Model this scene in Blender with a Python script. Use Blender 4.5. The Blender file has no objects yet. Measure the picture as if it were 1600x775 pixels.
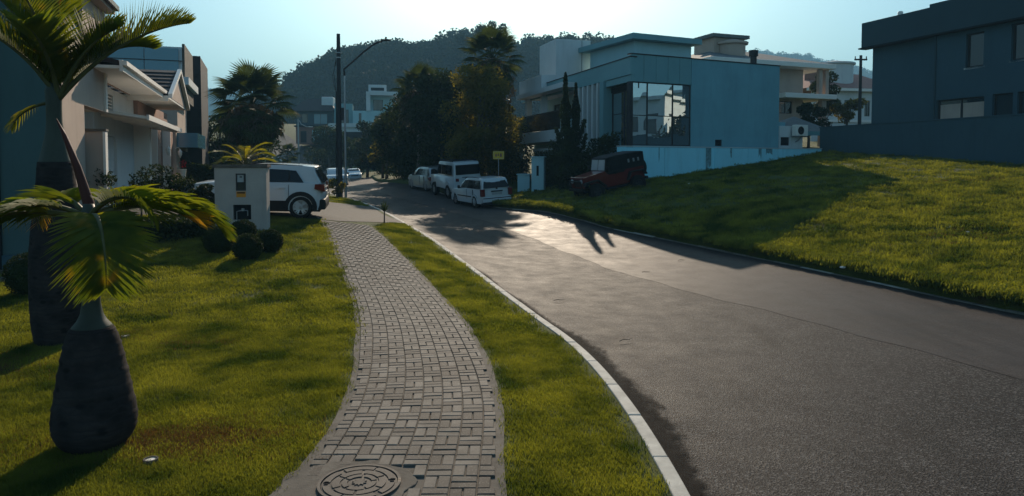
import bpy, bmesh, math, random
import numpy as np
from mathutils import Matrix, Vector

# ---------------------------------------------------------------- camera
S = bpy.context.scene
F = 1100.0; HCAM = 2.42; PITCH = math.radians(2.5); CY = 257 + F*math.tan(PITCH)
cd = bpy.data.cameras.new('camera'); cam = bpy.data.objects.new('camera', cd)
S.collection.objects.link(cam); S.camera = cam
cam.location = (0, 0, HCAM); cam.rotation_euler = (math.pi/2 - PITCH, 0, 0)
cd.sensor_width = 36; cd.lens = 36*F/1600; cd.shift_y = (CY - 387.5)/1600
cd.clip_start = 0.1; cd.clip_end = 9000

# ---------------------------------------------------------------- sky and sun
SUN_EL = math.radians(25.5); SUN_AZ = math.radians(0.3)
wd = bpy.data.worlds.new('World'); S.world = wd; wd.use_nodes = True
nt = wd.node_tree; nt.nodes.clear()
sky = nt.nodes.new('ShaderNodeTexSky'); sky.sky_type = 'NISHITA'; sky.sun_disc = False
sky.sun_elevation = SUN_EL; sky.sun_rotation = SUN_AZ
sky.air_density = 1.2; sky.dust_density = 1.6; sky.ozone_density = 2.0
tint = nt.nodes.new('ShaderNodeMix'); tint.data_type = 'RGBA'; tint.blend_type = 'MULTIPLY'
tint.inputs[0].default_value = 1.0; tint.inputs[7].default_value = (0.72, 1.0, 1.07, 1)
bg = nt.nodes.new('ShaderNodeBackground'); bg.inputs[1].default_value = 0.090
wo = nt.nodes.new('ShaderNodeOutputWorld')
nt.links.new(sky.outputs[0], tint.inputs[6]); nt.links.new(tint.outputs[2], bg.inputs[0]); nt.links.new(bg.outputs[0], wo.inputs[0])
sl = bpy.data.lights.new('sun', 'SUN'); sl.energy = 5.0; sl.angle = math.radians(0.5); sl.color = (1.0, 0.82, 0.63)
sun = bpy.data.objects.new('sun', sl); S.collection.objects.link(sun)
sdir = Vector((math.sin(SUN_AZ)*math.cos(SUN_EL), math.cos(SUN_AZ)*math.cos(SUN_EL), math.sin(SUN_EL)))
sun.rotation_euler = sdir.to_track_quat('Z', 'Y').to_euler(); sun.location = (20, 60, 60)
S.view_settings.view_transform = 'Standard'; S.view_settings.look = 'None'
S.view_settings.exposure = 0.5; S.view_settings.gamma = 1.0
S.render.engine = 'CYCLES'
S.cycles.max_bounces = 6; S.cycles.volume_bounces = 0; S.cycles.transparent_max_bounces = 8
S.cycles.use_denoising = True; S.cycles.caustics_reflective = False; S.cycles.caustics_refractive = False

rnd = random.Random(7); rng = np.random.default_rng(7)
sin, cos, pi = math.sin, math.cos, math.pi

def W(px, py, Y):
    """point at forward distance Y on the line of sight of a photo pixel"""
    u = (px-800)/F; v = (CY-py)/F
    fy = cos(PITCH) + sin(PITCH)*v; fz = -sin(PITCH) + cos(PITCH)*v
    k = Y/fy
    return Vector((u*k, Y, HCAM + fz*k))

# ---------------------------------------------------------------- terrain
CP = [(-1,5.2,0),(-3,5.8,0),(-6,9,.03),(.5,5,0),(3,5,0),(8,8,0),(0,0,0),(-6,0,0),(6,0,0),(12,3,.1),(-1.9,13.2,-.02),
      (-4.1,20.5,.42),(-5.9,21.2,.68),(-6.6,22.3,.80),(-7.1,18.5,.62),(-5.8,15,.36),(-5.3,15.8,.36),(-9.5,15,.2),(-12,22,.85),(-14,30,.95),(-16,36,1.0),(-10,32,.9),
      (8.3,11.4,0),(6.1,19.3,0),(-1.7,19.3,0),(-3.5,24,.27),(-5.5,30,.42),(-8.2,36,.6),(-1.4,33.5,.33),(0,31,.36),(3.2,25,.15),
      (4,29.5,1.0),(2,31,.75),(1.5,40,.9),(-5.5,42,.62),(-11,45,.65),(-14.9,60,.6),(-19.5,85,.45),(-25,95,1.2),(-30,105,2.5),(-40,125,5.5),(-10,75,1.6),(-6,60,1.6),(-2,45,1.1),
      (10,20,.75),(11.5,14,.4),(13.6,22,1.3),(15,15,.8),(9,27,1.4),(6,33,1.45),(11,35,2.05),(16.7,38.2,2.85),(20.8,28.6,2.15),(24,19,1.6),(20,40,3.0),(30,45,3.3),(30,10,1.4),
      (-30,5,.5),(-25,30,1.5),(-35,60,2.5),(-60,110,7),(-28,130,7.6),(-20,130,7.6),(0,120,6),(20,90,5),(50,80,6),(60,20,2),(60,0,1.0),(-60,0,1.5),(0,-40,-.5),(-60,-40,1),(60,-40,0)]
CPa = np.array(CP, float)
def _phi(r2): return np.where(r2 > 1e-9, r2*np.log(np.maximum(r2, 1e-9)), 0)
_n = len(CPa); _d = ((CPa[:, None, :2]-CPa[None, :, :2])**2).sum(-1)
_A = np.zeros((_n+3, _n+3)); _A[:_n, :_n] = _phi(_d) + np.eye(_n)*4.0
_A[:_n, _n] = 1; _A[:_n, _n+1:] = CPa[:, :2]; _A[_n, :_n] = 1; _A[_n+1:, :_n] = CPa[:, :2].T
_w = np.linalg.solve(_A, np.concatenate([CPa[:, 2], np.zeros(3)]))
def Ga(x, y):
    x = np.clip(np.asarray(x, float), -90, 90); y = np.clip(np.asarray(y, float), -50, 160)
    sh = x.shape; x = x.ravel(); y = y.ravel()
    out = np.empty_like(x)
    for i in range(0, len(x), 20000):
        a = x[i:i+20000]; b = y[i:i+20000]
        r2 = (a[:, None]-CPa[None, :, 0])**2 + (b[:, None]-CPa[None, :, 1])**2
        out[i:i+20000] = _phi(r2) @ _w[:_n] + _w[_n] + _w[_n+1]*a + _w[_n+2]*b
    return out.reshape(sh)
def G(x, y): return float(Ga(np.array([x]), np.array([y]))[0])

def spline(pts):
    a = np.array(pts, float); Y = a[:, 0]; X = a[:, 1]
    m = np.gradient(X, Y)
    def f(y):
        y = np.asarray(y, float); yc = np.clip(y, Y[0], Y[-1])
        i = np.clip(np.searchsorted(Y, yc)-1, 0, len(Y)-2)
        h = Y[i+1]-Y[i]; t = (yc-Y[i])/h
        r = (2*t**3-3*t**2+1)*X[i]+(t**3-2*t**2+t)*h*m[i]+(-2*t**3+3*t**2)*X[i+1]+(t**3-t**2)*h*m[i+1]
        r = r + np.where(y < Y[0], (y-Y[0])*m[0], 0) + np.where(y > Y[-1], (y-Y[-1])*m[-1], 0)
        return r
    return f
# road edges and footpath edges, as x over y
kerbL = spline([(-6, .6), (0, 1.05), (3, 1.22), (5.14, 1.27), (6.8, 1.22), (9.1, .98), (11.9, .33), (15.5, -.62), (19.3, -1.75), (24, -3.5), (30, -5.6), (36, -8.3), (45, -12.0), (60, -18.3), (85, -24.5), (105, -34), (125, -44), (150, -58)])
roadR = spline([(-6, 13.0), (0, 11.4), (5, 10.1), (11.4, 8.25), (15, 7.3), (19.3, 6.0), (25, 3.4), (31, .35), (36, -1.9), (45, -5.2), (60, -11.2), (85, -17.8), (105, -27), (125, -37), (150, -51)])
swL = spline([(-3, -2.2), (0, -1.9), (3, -1.72), (5.14, -1.66), (6.5, -1.66), (9.4, -2.12), (12, -2.75), (14.5, -3.55), (17, -4.35), (20, -5.35), (22, -6.05), (26, -7.5)])
swR = spline([(-3, .1), (0, .05), (3, 0), (5.14, -.05), (6.95, -.1), (10.1, -.55), (13.8, -1.55), (17, -2.6), (19, -3.3), (21, -4.1), (23, -4.9), (26, -6.2)])
LAWN = .05

# ---------------------------------------------------------------- mesh helpers
COL = S.collection
def link(o, parent=None):
    COL.objects.link(o)
    if parent is not None: o.parent = parent
    return o
def thing(name, label, cat, loc=(0, 0, 0), rot=0, group=None):
    o = bpy.data.objects.new(name, None); o.empty_display_size = .2
    o.location = loc; o.rotation_euler = (0, 0, rot); link(o)
    o['label'] = label; o['category'] = cat
    if group: o['group'] = group
    return o
def tag(o, label=None, cat=None, group=None, kind=None):
    if label: o['label'] = label
    if cat: o['category'] = cat
    if group: o['group'] = group
    if kind: o['kind'] = kind
    return o
def copy_thing(o, parent=None):
    c = o.copy(); COL.objects.link(c)
    if parent is not None: c.parent = parent
    for ch in list(o.children): copy_thing(ch, c)
    return c

class MB:
    def __init__(s): s.v = []; s.f = []; s.M = None
    def add(s, vs, fs):
        b = len(s.v)
        s.v += [tuple(s.M @ Vector(v)) if s.M is not None else tuple(v) for v in vs]
        s.f += [tuple(b+i for i in f) for f in fs]
        return s
    def box(s, x0, x1, y0, y1, z0, z1):
        return s.add([(x0,y0,z0),(x1,y0,z0),(x1,y1,z0),(x0,y1,z0),(x0,y0,z1),(x1,y0,z1),(x1,y1,z1),(x0,y1,z1)],
                     [(0,3,2,1),(4,5,6,7),(0,1,5,4),(1,2,6,5),(2,3,7,6),(3,0,4,7)])
    def prism(s, poly, z0, z1):
        n = len(poly)
        z0s = z0 if isinstance(z0, (list, tuple)) else [z0]*n
        z1s = z1 if isinstance(z1, (list, tuple)) else [z1]*n
        return s.add([(p[0], p[1], a) for p, a in zip(poly, z0s)]+[(p[0], p[1], a) for p, a in zip(poly, z1s)],
                     [tuple(range(n))[::-1], tuple(range(n, 2*n))]+[(i, (i+1) % n, n+(i+1) % n, n+i) for i in range(n)])
    def prismx(s, poly, x0, x1):   # polygon in (y,z) swept along x
        n = len(poly)
        return s.add([(x0, p[0], p[1]) for p in poly]+[(x1, p[0], p[1]) for p in poly],
                     [tuple(range(n))[::-1], tuple(range(n, 2*n))]+[(i, (i+1) % n, n+(i+1) % n, n+i) for i in range(n)])
    def prismy(s, poly, y0, y1):   # polygon in (x,z) swept along y
        n = len(poly)
        return s.add([(p[0], y0, p[1]) for p in poly]+[(p[0], y1, p[1]) for p in poly],
                     [tuple(range(n))[::-1], tuple(range(n, 2*n))]+[(i, (i+1) % n, n+(i+1) % n, n+i) for i in range(n)])
    def tube(s, pts, r, n=8, cap=True):
        pts = [Vector(p) for p in pts]; m = len(pts)
        rs = r if isinstance(r, (list, tuple)) else [r]*m
        vs = []; ref = None
        for i, p in enumerate(pts):
            d = (pts[min(i+1, m-1)]-pts[max(i-1, 0)]).normalized()
            if ref is None: ref = Vector((1, 0, 0)) if abs(d.x) < .8 else Vector((0, 1, 0))
            a = (ref - d*ref.dot(d)).normalized(); b = d.cross(a); ref = a
            vs += [p + (a*cos(2*pi*k/n)+b*sin(2*pi*k/n))*rs[i] for k in range(n)]
        fs = [(i*n+k, i*n+(k+1) % n, (i+1)*n+(k+1) % n, (i+1)*n+k) for i in range(m-1) for k in range(n)]
        if cap: fs += [tuple(range(n))[::-1], tuple(range((m-1)*n, m*n))]
        return s.add(vs, fs)
    def lathe(s, prof, n=16, c=(0, 0, 0), jit=0):
        vs = []; fs = []
        for i, (r, z) in enumerate(prof):
            vs += [(c[0]+r*cos(2*pi*k/n)*(1+jit*sin(3*2*pi*k/n+z*2)), c[1]+r*sin(2*pi*k/n)*(1+jit*cos(2*2*pi*k/n+z)), c[2]+z) for k in range(n)]
        m = len(prof)
        fs = [(i*n+k, i*n+(k+1) % n, (i+1)*n+(k+1) % n, (i+1)*n+k) for i in range(m-1) for k in range(n)]
        fs += [tuple(range(n))[::-1], tuple(range((m-1)*n, m*n))]
        return s.add(vs, fs)
    def disc(s, c, r0, r1, a0, a1, z0, z1, n=6):   # ring sector slab
        vs = []
        for z in (z0, z1):
            for k in range(n+1):
                a = a0+(a1-a0)*k/n
                vs += [(c[0]+r0*cos(a), c[1]+r0*sin(a), z), (c[0]+r1*cos(a), c[1]+r1*sin(a), z)]
        b = 2*(n+1); fs = []
        for k in range(n):
            i = 2*k
            fs += [(i, i+2, i+3, i+1), (b+i, b+i+1, b+i+3, b+i+2), (i, b+i, b+i+2, i+2), (i+1, i+3, b+i+3, b+i+1)]
        fs += [(0, 1, b+1, b), (2*n, b+2*n, b+2*n+1, 2*n+1)]
        return s.add(vs, fs)
    def wall(s, u0, u1, z0, z1, holes=(), y0=0.0, y1=.2):
        """vertical slab in the x-z plane between y0 and y1 with rectangular holes (ua,ub,za,zb)"""
        us = sorted({u0, u1} | {min(max(h[k], u0), u1) for h in holes for k in (0, 1)})
        zs = sorted({z0, z1} | {min(max(h[k], z0), z1) for h in holes for k in (2, 3)})
        def solid(i, j):
            if i < 0 or j < 0 or i >= len(us)-1 or j >= len(zs)-1: return False
            cu = (us[i]+us[i+1])/2; cz = (zs[j]+zs[j+1])/2
            return not any(h[0] < cu < h[1] and h[2] < cz < h[3] for h in holes)
        for i in range(len(us)-1):
            for j in range(len(zs)-1):
                if not solid(i, j): continue
                a, b, c, d = us[i], us[i+1], zs[j], zs[j+1]
                vs = [(a,y0,c),(b,y0,c),(b,y0,d),(a,y0,d),(a,y1,c),(b,y1,c),(b,y1,d),(a,y1,d)]
                fs = [(0,1,2,3),(5,4,7,6)]
                if not solid(i-1, j): fs.append((0,3,7,4))
                if not solid(i+1, j): fs.append((1,5,6,2))
                if not solid(i, j-1): fs.append((0,4,5,1))
                if not solid(i, j+1): fs.append((3,2,6,7))
                s.add(vs, fs)
        return s
    def mesh(s, name, mat, smooth=False, recalc=True):
        me = bpy.data.meshes.new(name)
        me.from_pydata(s.v, [], s.f); me.update()
        if recalc:
            bm = bmesh.new(); bm.from_mesh(me)
            bmesh.ops.remove_doubles(bm, verts=bm.verts, dist=1e-5)
            bmesh.ops.recalc_face_normals(bm, faces=bm.faces); bm.to_mesh(me); bm.free()
        if mat: me.materials.append(mat)
        if smooth:
            me.polygons.foreach_set('use_smooth', [True]*len(me.polygons))
            if smooth is not True: me.set_sharp_from_angle(angle=math.radians(smooth))
        return me
    def build(s, name, mat, parent=None, smooth=False, bevel=0, recalc=True, seg=2):
        o = bpy.data.objects.new(name, s.mesh(name, mat, smooth, recalc))
        if bevel:
            m = o.modifiers.new('bevel', 'BEVEL'); m.width = bevel; m.segments = seg; m.limit_method = 'ANGLE'; m.angle_limit = math.radians(35)
            if not smooth: o.data.polygons.foreach_set('use_smooth', [False]*len(o.data.polygons))
        return link(o, parent)

def frame(o, u, v=None):
    """local frame: x along u, y along v (default: left of u), z up"""
    u = Vector((u[0], u[1], 0)).normalized()
    v = Vector((v[0], v[1], 0)).normalized() if v else Vector((-u.y, u.x, 0))
    return Matrix(((u.x, v.x, 0, o[0]), (u.y, v.y, 0, o[1]), (0, 0, 1, o[2] if len(o) > 2 else 0), (0, 0, 0, 1)))

def np_mesh(name, verts, faces_n, loops, mat, smooth=False):
    """fast mesh from arrays; faces all with faces_n corners"""
    me = bpy.data.meshes.new(name)
    nv = len(verts); nf = len(loops)//faces_n
    me.vertices.add(nv); me.vertices.foreach_set('co', np.asarray(verts, np.float32).ravel())
    me.loops.add(len(loops)); me.loops.foreach_set('vertex_index', np.asarray(loops, np.int32))
    me.polygons.add(nf); me.polygons.foreach_set('loop_start', np.arange(nf, dtype=np.int32)*faces_n)
    me.update(calc_edges=True); me.validate()
    if smooth: me.polygons.foreach_set('use_smooth', np.ones(nf, bool))
    if mat: me.materials.append(mat)
    return me
def grid_mesh(name, X, Y, Z, mat, smooth=True):
    n, m = X.shape
    idx = np.arange(n*m).reshape(n, m)
    q = np.stack([idx[:-1, :-1], idx[:-1, 1:], idx[1:, 1:], idx[1:, :-1]], -1).reshape(-1, 4)
    me = np_mesh(name, np.stack([X, Y, Z], -1).reshape(-1, 3), 4, q.ravel(), mat, smooth)
    bm = bmesh.new(); bm.from_mesh(me)
    if sum(f.normal.z for f in bm.faces) < 0: bmesh.ops.reverse_faces(bm, faces=bm.faces)
    bm.to_mesh(me); bm.free(); return me

# ---------------------------------------------------------------- materials
def mat_nodes(name):
    m = bpy.data.materials.new(name); m.use_nodes = True; t = m.node_tree; t.nodes.clear()
    out = t.nodes.new('ShaderNodeOutputMaterial'); p = t.nodes.new('ShaderNodeBsdfPrincipled')
    t.links.new(p.outputs[0], out.inputs[0]); return m, t, p, out
def coords(t, kind='Object', scale=(1, 1, 1)):
    c = t.nodes.new('ShaderNodeTexCoord'); mp = t.nodes.new('ShaderNodeMapping'); mp.inputs['Scale'].default_value = scale
    t.links.new(c.outputs[kind], mp.inputs[0]); return mp.outputs[0]
def noise(t, vec, scale, detail=4, rough=.6):
    n = t.nodes.new('ShaderNodeTexNoise'); n.inputs['Scale'].default_value = scale; n.inputs['Detail'].default_value = detail; n.inputs['Roughness'].default_value = rough
    t.links.new(vec, n.inputs['Vector']); return n.outputs['Fac']
def ramp(t, fac, stops):
    r = t.nodes.new('ShaderNodeValToRGB'); e = r.color_ramp.elements
    while len(e) < len(stops): e.new(.5)
    for i, (p, c) in enumerate(stops): e[i].position = p; e[i].color = (c[0], c[1], c[2], 1)
    t.links.new(fac, r.inputs[0]); return r.outputs[0]
def mixc(t, a, b, fac, mode='MIX'):
    m = t.nodes.new('ShaderNodeMix'); m.data_type = 'RGBA'; m.blend_type = mode
    for s_, v in ((0, fac), (6, a), (7, b)):
        if isinstance(v, (int, float)): m.inputs[s_].default_value = v
        elif isinstance(v, tuple): m.inputs[s_].default_value = (v[0], v[1], v[2], 1)
        else: t.links.new(v, m.inputs[s_])
    return m.outputs[2]
def bump(t, p, h, strength=.4, dist=.02):
    b = t.nodes.new('ShaderNodeBump'); b.inputs['Strength'].default_value = strength; b.inputs['Distance'].default_value = dist
    t.links.new(h, b.inputs['Height']); t.links.new(b.outputs[0], p.inputs['Normal'])
def rgb(c): return (c[0], c[1], c[2], 1)
def surf(name, col, rough=.7, var=.25, scale=3, bumpd=0, bscale=40, metal=0, spec=.15, coord='Object', stretch=(1, 1, 1), dirt=0):
    m, t, p, out = mat_nodes(name)
    v = coords(t, coord, stretch)
    lo = tuple(c*(1-var) for c in col); hi = tuple(min(1, c*(1+var)) for c in col)
    c = ramp(t, noise(t, v, scale, 5), [(.3, lo), (.7, hi)])
    if dirt:
        v2 = coords(t, coord, (2.2, 2.2, .35))
        c = mixc(t, c, tuple(x*.45 for x in col), ramp(t, noise(t, v2, 1.3, 6, .7), [(.50, (0,0,0)), (.8, (dirt,)*3)]))
    t.links.new(c, p.inputs['Base Color'])
    p.inputs['Roughness'].default_value = rough; p.inputs['Metallic'].default_value = metal; p.inputs['Specular IOR Level'].default_value = spec
    if bumpd: bump(t, p, noise(t, v, bscale, 3), .5, bumpd)
    return m
def leaf(name, c1, c2, trans=.45, rough=.5, scale=1.5, tip=None, sp=.4, world=False):
    m, t, p, out = mat_nodes(name)
    v = coords(t, 'Object')
    if world:
        gm = t.nodes.new('ShaderNodeNewGeometry'); v = gm.outputs['Position']
    n1 = noise(t, v, scale, 3); c = ramp(t, n1, [(.35, c1), (.65, c2)])
    if tip: c = mixc(t, c, tip, ramp(t, noise(t, v, scale*2.3, 2), [(.60, (0,0,0)), (.80, (.8,.8,.8))]))
    t.links.new(c, p.inputs['Base Color']); p.inputs['Roughness'].default_value = rough; p.inputs['Specular IOR Level'].default_value = sp
    tr = t.nodes.new('ShaderNodeBsdfTranslucent')
    ct = mixc(t, c, (1.35, 1.25, .35), 1.0, 'MULTIPLY'); t.links.new(ct, tr.inputs[0])
    mx = t.nodes.new('ShaderNodeMixShader'); mx.inputs[0].default_value = trans
    t.links.new(p.outputs[0], mx.inputs[1]); t.links.new(tr.outputs[0], mx.inputs[2]); t.links.new(mx.outputs[0], out.inputs[0])
    return m
def glass(name, col=(.02, .03, .035), rough=.03, metal=0, var=0):
    m, t, p, out = mat_nodes(name)
    p.inputs['Base Color'].default_value = rgb(col); p.inputs['Roughness'].default_value = rough; p.inputs['Metallic'].default_value = metal
    p.inputs['IOR'].default_value = 1.6 if metal or 'car' not in name else 1.33
    if var:
        bump(t, p, noise(t, coords(t), 1.1, 1), var, .02)
    return m

M = {}
M['wall_blue'] = surf('grey_blue_paint', (.16, .34, .395), .8, .08, .8, .002, 60, dirt=.35)
M['end_shade'] = surf('shaded_end_wall_tone', (.065, .11, .11), .85, .08, .8, .002, 60, dirt=.3)  # shade on the cream house's end wall is put into this colour
M['wall_white'] = surf('white_paint', (.52, .55, .55), .75, .05, .8, .002, 60, dirt=.3)
M['wall_teal'] = surf('pale_grey_paint', (.32, .50, .53), .75, .05, .7, .002, 60, dirt=.15)
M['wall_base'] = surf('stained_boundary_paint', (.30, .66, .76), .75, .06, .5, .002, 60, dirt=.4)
M['metal_panel'] = surf('grey_facade_panel', (.15, .30, .325), .45, .06, .8)
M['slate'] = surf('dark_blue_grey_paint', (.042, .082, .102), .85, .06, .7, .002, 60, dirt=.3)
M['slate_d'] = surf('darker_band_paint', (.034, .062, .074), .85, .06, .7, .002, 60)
M['cream'] = surf('cream_plaster', (.42, .325, .265), .85, .07, 1.0, .002, 60, dirt=.3)
M['pinkish'] = surf('pink_beige_plaster', (.34, .205, .155), .85, .08, 1.2, .002, 60)
M['brown_wall'] = surf('terracotta_plaster', (.24, .12, .09), .85, .1, 1.2, .002, 60)
M['white'] = surf('white_trim', (.72, .68, .62), .6, .04, 1)
M['black_clad'] = surf('black_stone_cladding', (.022, .022, .024), .7, .3, 2, .004, 12)
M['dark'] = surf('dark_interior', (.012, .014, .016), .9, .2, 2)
M['dark_metal'] = surf('black_metal', (.03, .03, .032), .45, .15, 5)
M['grey_metal'] = surf('galvanised_metal', (.32, .33, .34), .4, .1, 6, metal=.7)
M['glass_mirror'] = glass('mirror_glass', (.55, .62, .64), .01, .9, .04)
M['glass_dark'] = glass('dark_window_glass', (.015, .02, .024), .04)
M['glass_blue'] = glass('blue_balcony_glass', (.07, .20, .27), .15)
M['glass_brown'] = glass('bronze_balcony_glass', (.022, .022, .022), .12)
M['car_glass'] = glass('car_glass', (.008, .01, .012), .05)
M['roof_dark'] = surf('dark_roof_tile', (.035, .03, .03), .7, .3, 6, .004, 30)
M['roof_grey'] = surf('grey_roof', (.13, .14, .14), .8, .15, 4, .004, 30)
M['roof_red'] = surf('faded_clay_roof', (.30, .16, .13), .85, .15, 4, .004, 30)
M['concrete'] = surf('concrete', (.115, .10, .082), .9, .3, 5, .008, 60, dirt=.6)
M['rubber'] = surf('tyre_rubber', (.012, .012, .012), .85, .2, 20)
M['trim'] = surf('black_plastic_trim', (.015, .015, .016), .6, .2, 8)
M['alloy'] = surf('alloy_wheel', (.34, .35, .36), .35, .08, 6, metal=.8)
M['chrome'] = surf('chrome', (.6, .6, .6), .15, .02, 5, metal=1)
M['tail_red'] = glass('tail_lamp_red', (.12, .006, .008), .12)
M['lamp_clear'] = glass('headlamp_clear', (.35, .37, .38), .08)
M['plate'] = surf('number_plate_grey', (.30, .31, .31), .5, .05, 5)
M['yellow'] = surf('yellow_sign_paint', (.60, .40, .03), .5, .08, 5)
M['orange'] = surf('orange_sticker', (.62, .24, .03), .5, .08, 20)
M['canvas'] = surf('black_canvas', (.018, .022, .024), .85, .2, 5, .003, 30)
M['bark'] = surf('bark', (.09, .07, .055), .95, .4, 6, .02, 14)
M['bark_pale'] = surf('pale_trunk', (.17, .14, .12), .95, .35, 6, .01, 14)
def carpaint(name, col, metal=0):
    m = surf(name, col, .28, .02, 1, metal=metal)
    p = [n for n in m.node_tree.nodes if n.type == 'BSDF_PRINCIPLED'][0]
    p.inputs['Coat Weight'].default_value = .6; p.inputs['Coat Roughness'].default_value = .06
    return m
M['car_white'] = carpaint('white_car_paint', (.44, .48, .49))
M['car_silver'] = carpaint('silver_car_paint', (.36, .38, .39), .6)
M['car_red'] = carpaint('red_car_paint', (.09, .004, .005))
M['car_grey'] = carpaint('pale_grey_car_paint', (.48, .52, .54))
# foliage
M['leaf_dark'] = leaf('dark_tree_leaves', (.012, .020, .009), (.036, .052, .016), .28, rough=.75, sp=.12)
M['leaf_olive'] = leaf('olive_tree_leaves', (.050, .058, .016), (.17, .14, .045), .6, rough=.75, sp=.15, scale=.9, tip=(.13, .09, .045))
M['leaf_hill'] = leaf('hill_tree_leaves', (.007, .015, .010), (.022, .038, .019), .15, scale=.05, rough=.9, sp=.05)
M['leaf_topiary'] = leaf('clipped_box_leaves', (.016, .026, .010), (.035, .050, .016), .2, scale=4, rough=.8, sp=.1)
M['leaf_fan'] = leaf('fan_palm_leaves', (.022, .034, .014), (.055, .075, .028), .3, rough=.8, sp=.1)
M['leaf_dead'] = leaf('dead_palm_leaves', (.045, .034, .022), (.09, .065, .04), .2)
M['leaf_bottle'] = leaf('bottle_palm_leaves', (.055, .085, .012), (.16, .18, .020), .62, rough=.6, scale=2.5, tip=(.30, .19, .015), sp=.2)
M['leaf_tip'] = leaf('orange_palm_leaflets', (.30, .17, .02), (.38, .20, .03), .5, rough=.4)
M['leaf_yellow'] = leaf('yellow_green_palm_leaves', (.11, .13, .015), (.26, .22, .02), .5, rough=.4)
M['grass'] = leaf('grass_blades', (.038, .062, .016), (.215, .222, .045), .5, rough=.9, scale=1.1, sp=.05, world=True)
M['grass_dead'] = leaf('dry_grass_blades', (.09, .05, .022), (.15, .085, .04), .35, rough=.8, scale=3)
def silt_mat():
    m, t, p, out = mat_nodes('dark_gutter_silt'); v = coords(t)
    t.links.new(ramp(t, noise(t, v, 9, 5), [(.3, (.008, .007, .006)), (.7, (.026, .022, .018))]), p.inputs['Base Color']); p.inputs['Roughness'].default_value = .95; p.inputs['Specular IOR Level'].default_value = .05
    at = t.nodes.new('ShaderNodeAttribute'); at.attribute_name = 'edge'
    mt = t.nodes.new('ShaderNodeMath'); mt.operation = 'SUBTRACT'; t.links.new(noise(t, v, 7, 6, .75), mt.inputs[0]); t.links.new(at.outputs['Fac'], mt.inputs[1])
    t.links.new(ramp(t, mt.outputs[0], [(.0, (0,)*3), (.22, (.85,)*3)]), p.inputs['Alpha']); return m
M['silt'] = silt_mat()
M['kerb_far'] = surf('grimy_kerb_concrete', (.17, .155, .13), .85, .35, 3, .005, 40, dirt=.9)
M['crownshaft'] = surf('green_crownshaft', (.050, .056, .042), .5, .3, 3, stretch=(1, 1, .3))
M['petiole'] = surf('palm_leaf_stalk', (.085, .08, .03), .5, .3, 3)
M['petiole_red'] = surf('red_brown_leaf_sheath', (.075, .022, .016), .5, .35, 3, stretch=(1, 1, .3))
def palm_trunk():
    m, t, p, out = mat_nodes('ringed_palm_trunk')
    v = coords(t); w = t.nodes.new('ShaderNodeTexWave'); w.bands_direction = 'Z'; w.inputs['Scale'].default_value = 5.0
    w.inputs['Distortion'].default_value = 5.0; w.inputs['Detail'].default_value = 3; w.inputs['Detail Scale'].default_value = 1.5
    t.links.new(v, w.inputs[0])
    c = ramp(t, noise(t, v, 4, 6), [(.3, (.013, .011, .011)), (.7, (.050, .041, .038))])
    c = mixc(t, c, (.03, .026, .026), ramp(t, w.outputs['Fac'], [(.0, (.9,)*3), (.22, (0,)*3)]))
    # lens-shaped scars
    v2 = coords(t, 'Object', (9, 9, 16)); vo = t.nodes.new('ShaderNodeTexVoronoi'); vo.inputs['Scale'].default_value = .55; t.links.new(v2, vo.inputs['Vector'])
    c = mixc(t, c, (.014, .012, .012), ramp(t, vo.outputs['Distance'], [(.12, (.9,)*3), (.24, (0,)*3)]))
    t.links.new(c, p.inputs['Base Color']); p.inputs['Roughness'].default_value = .9; p.inputs['Specular IOR Level'].default_value = .08
    bump(t, p, w.outputs['Fac'], .22, .008); return m
M['palm_trunk'] = palm_trunk()
def lawn_mat(name, brown):
    m, t, p, out = mat_nodes(name)
    v = coords(t)
    c = ramp(t, noise(t, v, 1.6, 6, .7), [(.3, (.040, .062, .012)), (.7, (.115, .130, .028))])
    c = mixc(t, c, (.13, .13, .03), ramp(t, noise(t, v, .45, 3), [(.5, (0,)*3), (.72, (.5,)*3)]))
    c = mixc(t, c, (.095, .060, .030), ramp(t, noise(t, v, .8, 5, .65), [(brown, (0,)*3), (brown+.1, (.85,)*3)]))
    f = noise(t, v, 60, 3, .8)
    c = mixc(t, c, (.02, .028, .006), ramp(t, f, [(.35, (.75,)*3), (.6, (0,)*3)]))
    t.links.new(c, p.inputs['Base Color']); p.inputs['Roughness'].default_value = .9; p.inputs['Specular IOR Level'].default_value = .15
    bump(t, p, f, .9, .03); return m
M['lawn'] = lawn_mat('mown_lawn_soil', .60)
M['lawn2'] = lawn_mat('rough_lawn_soil', .585)
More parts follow.
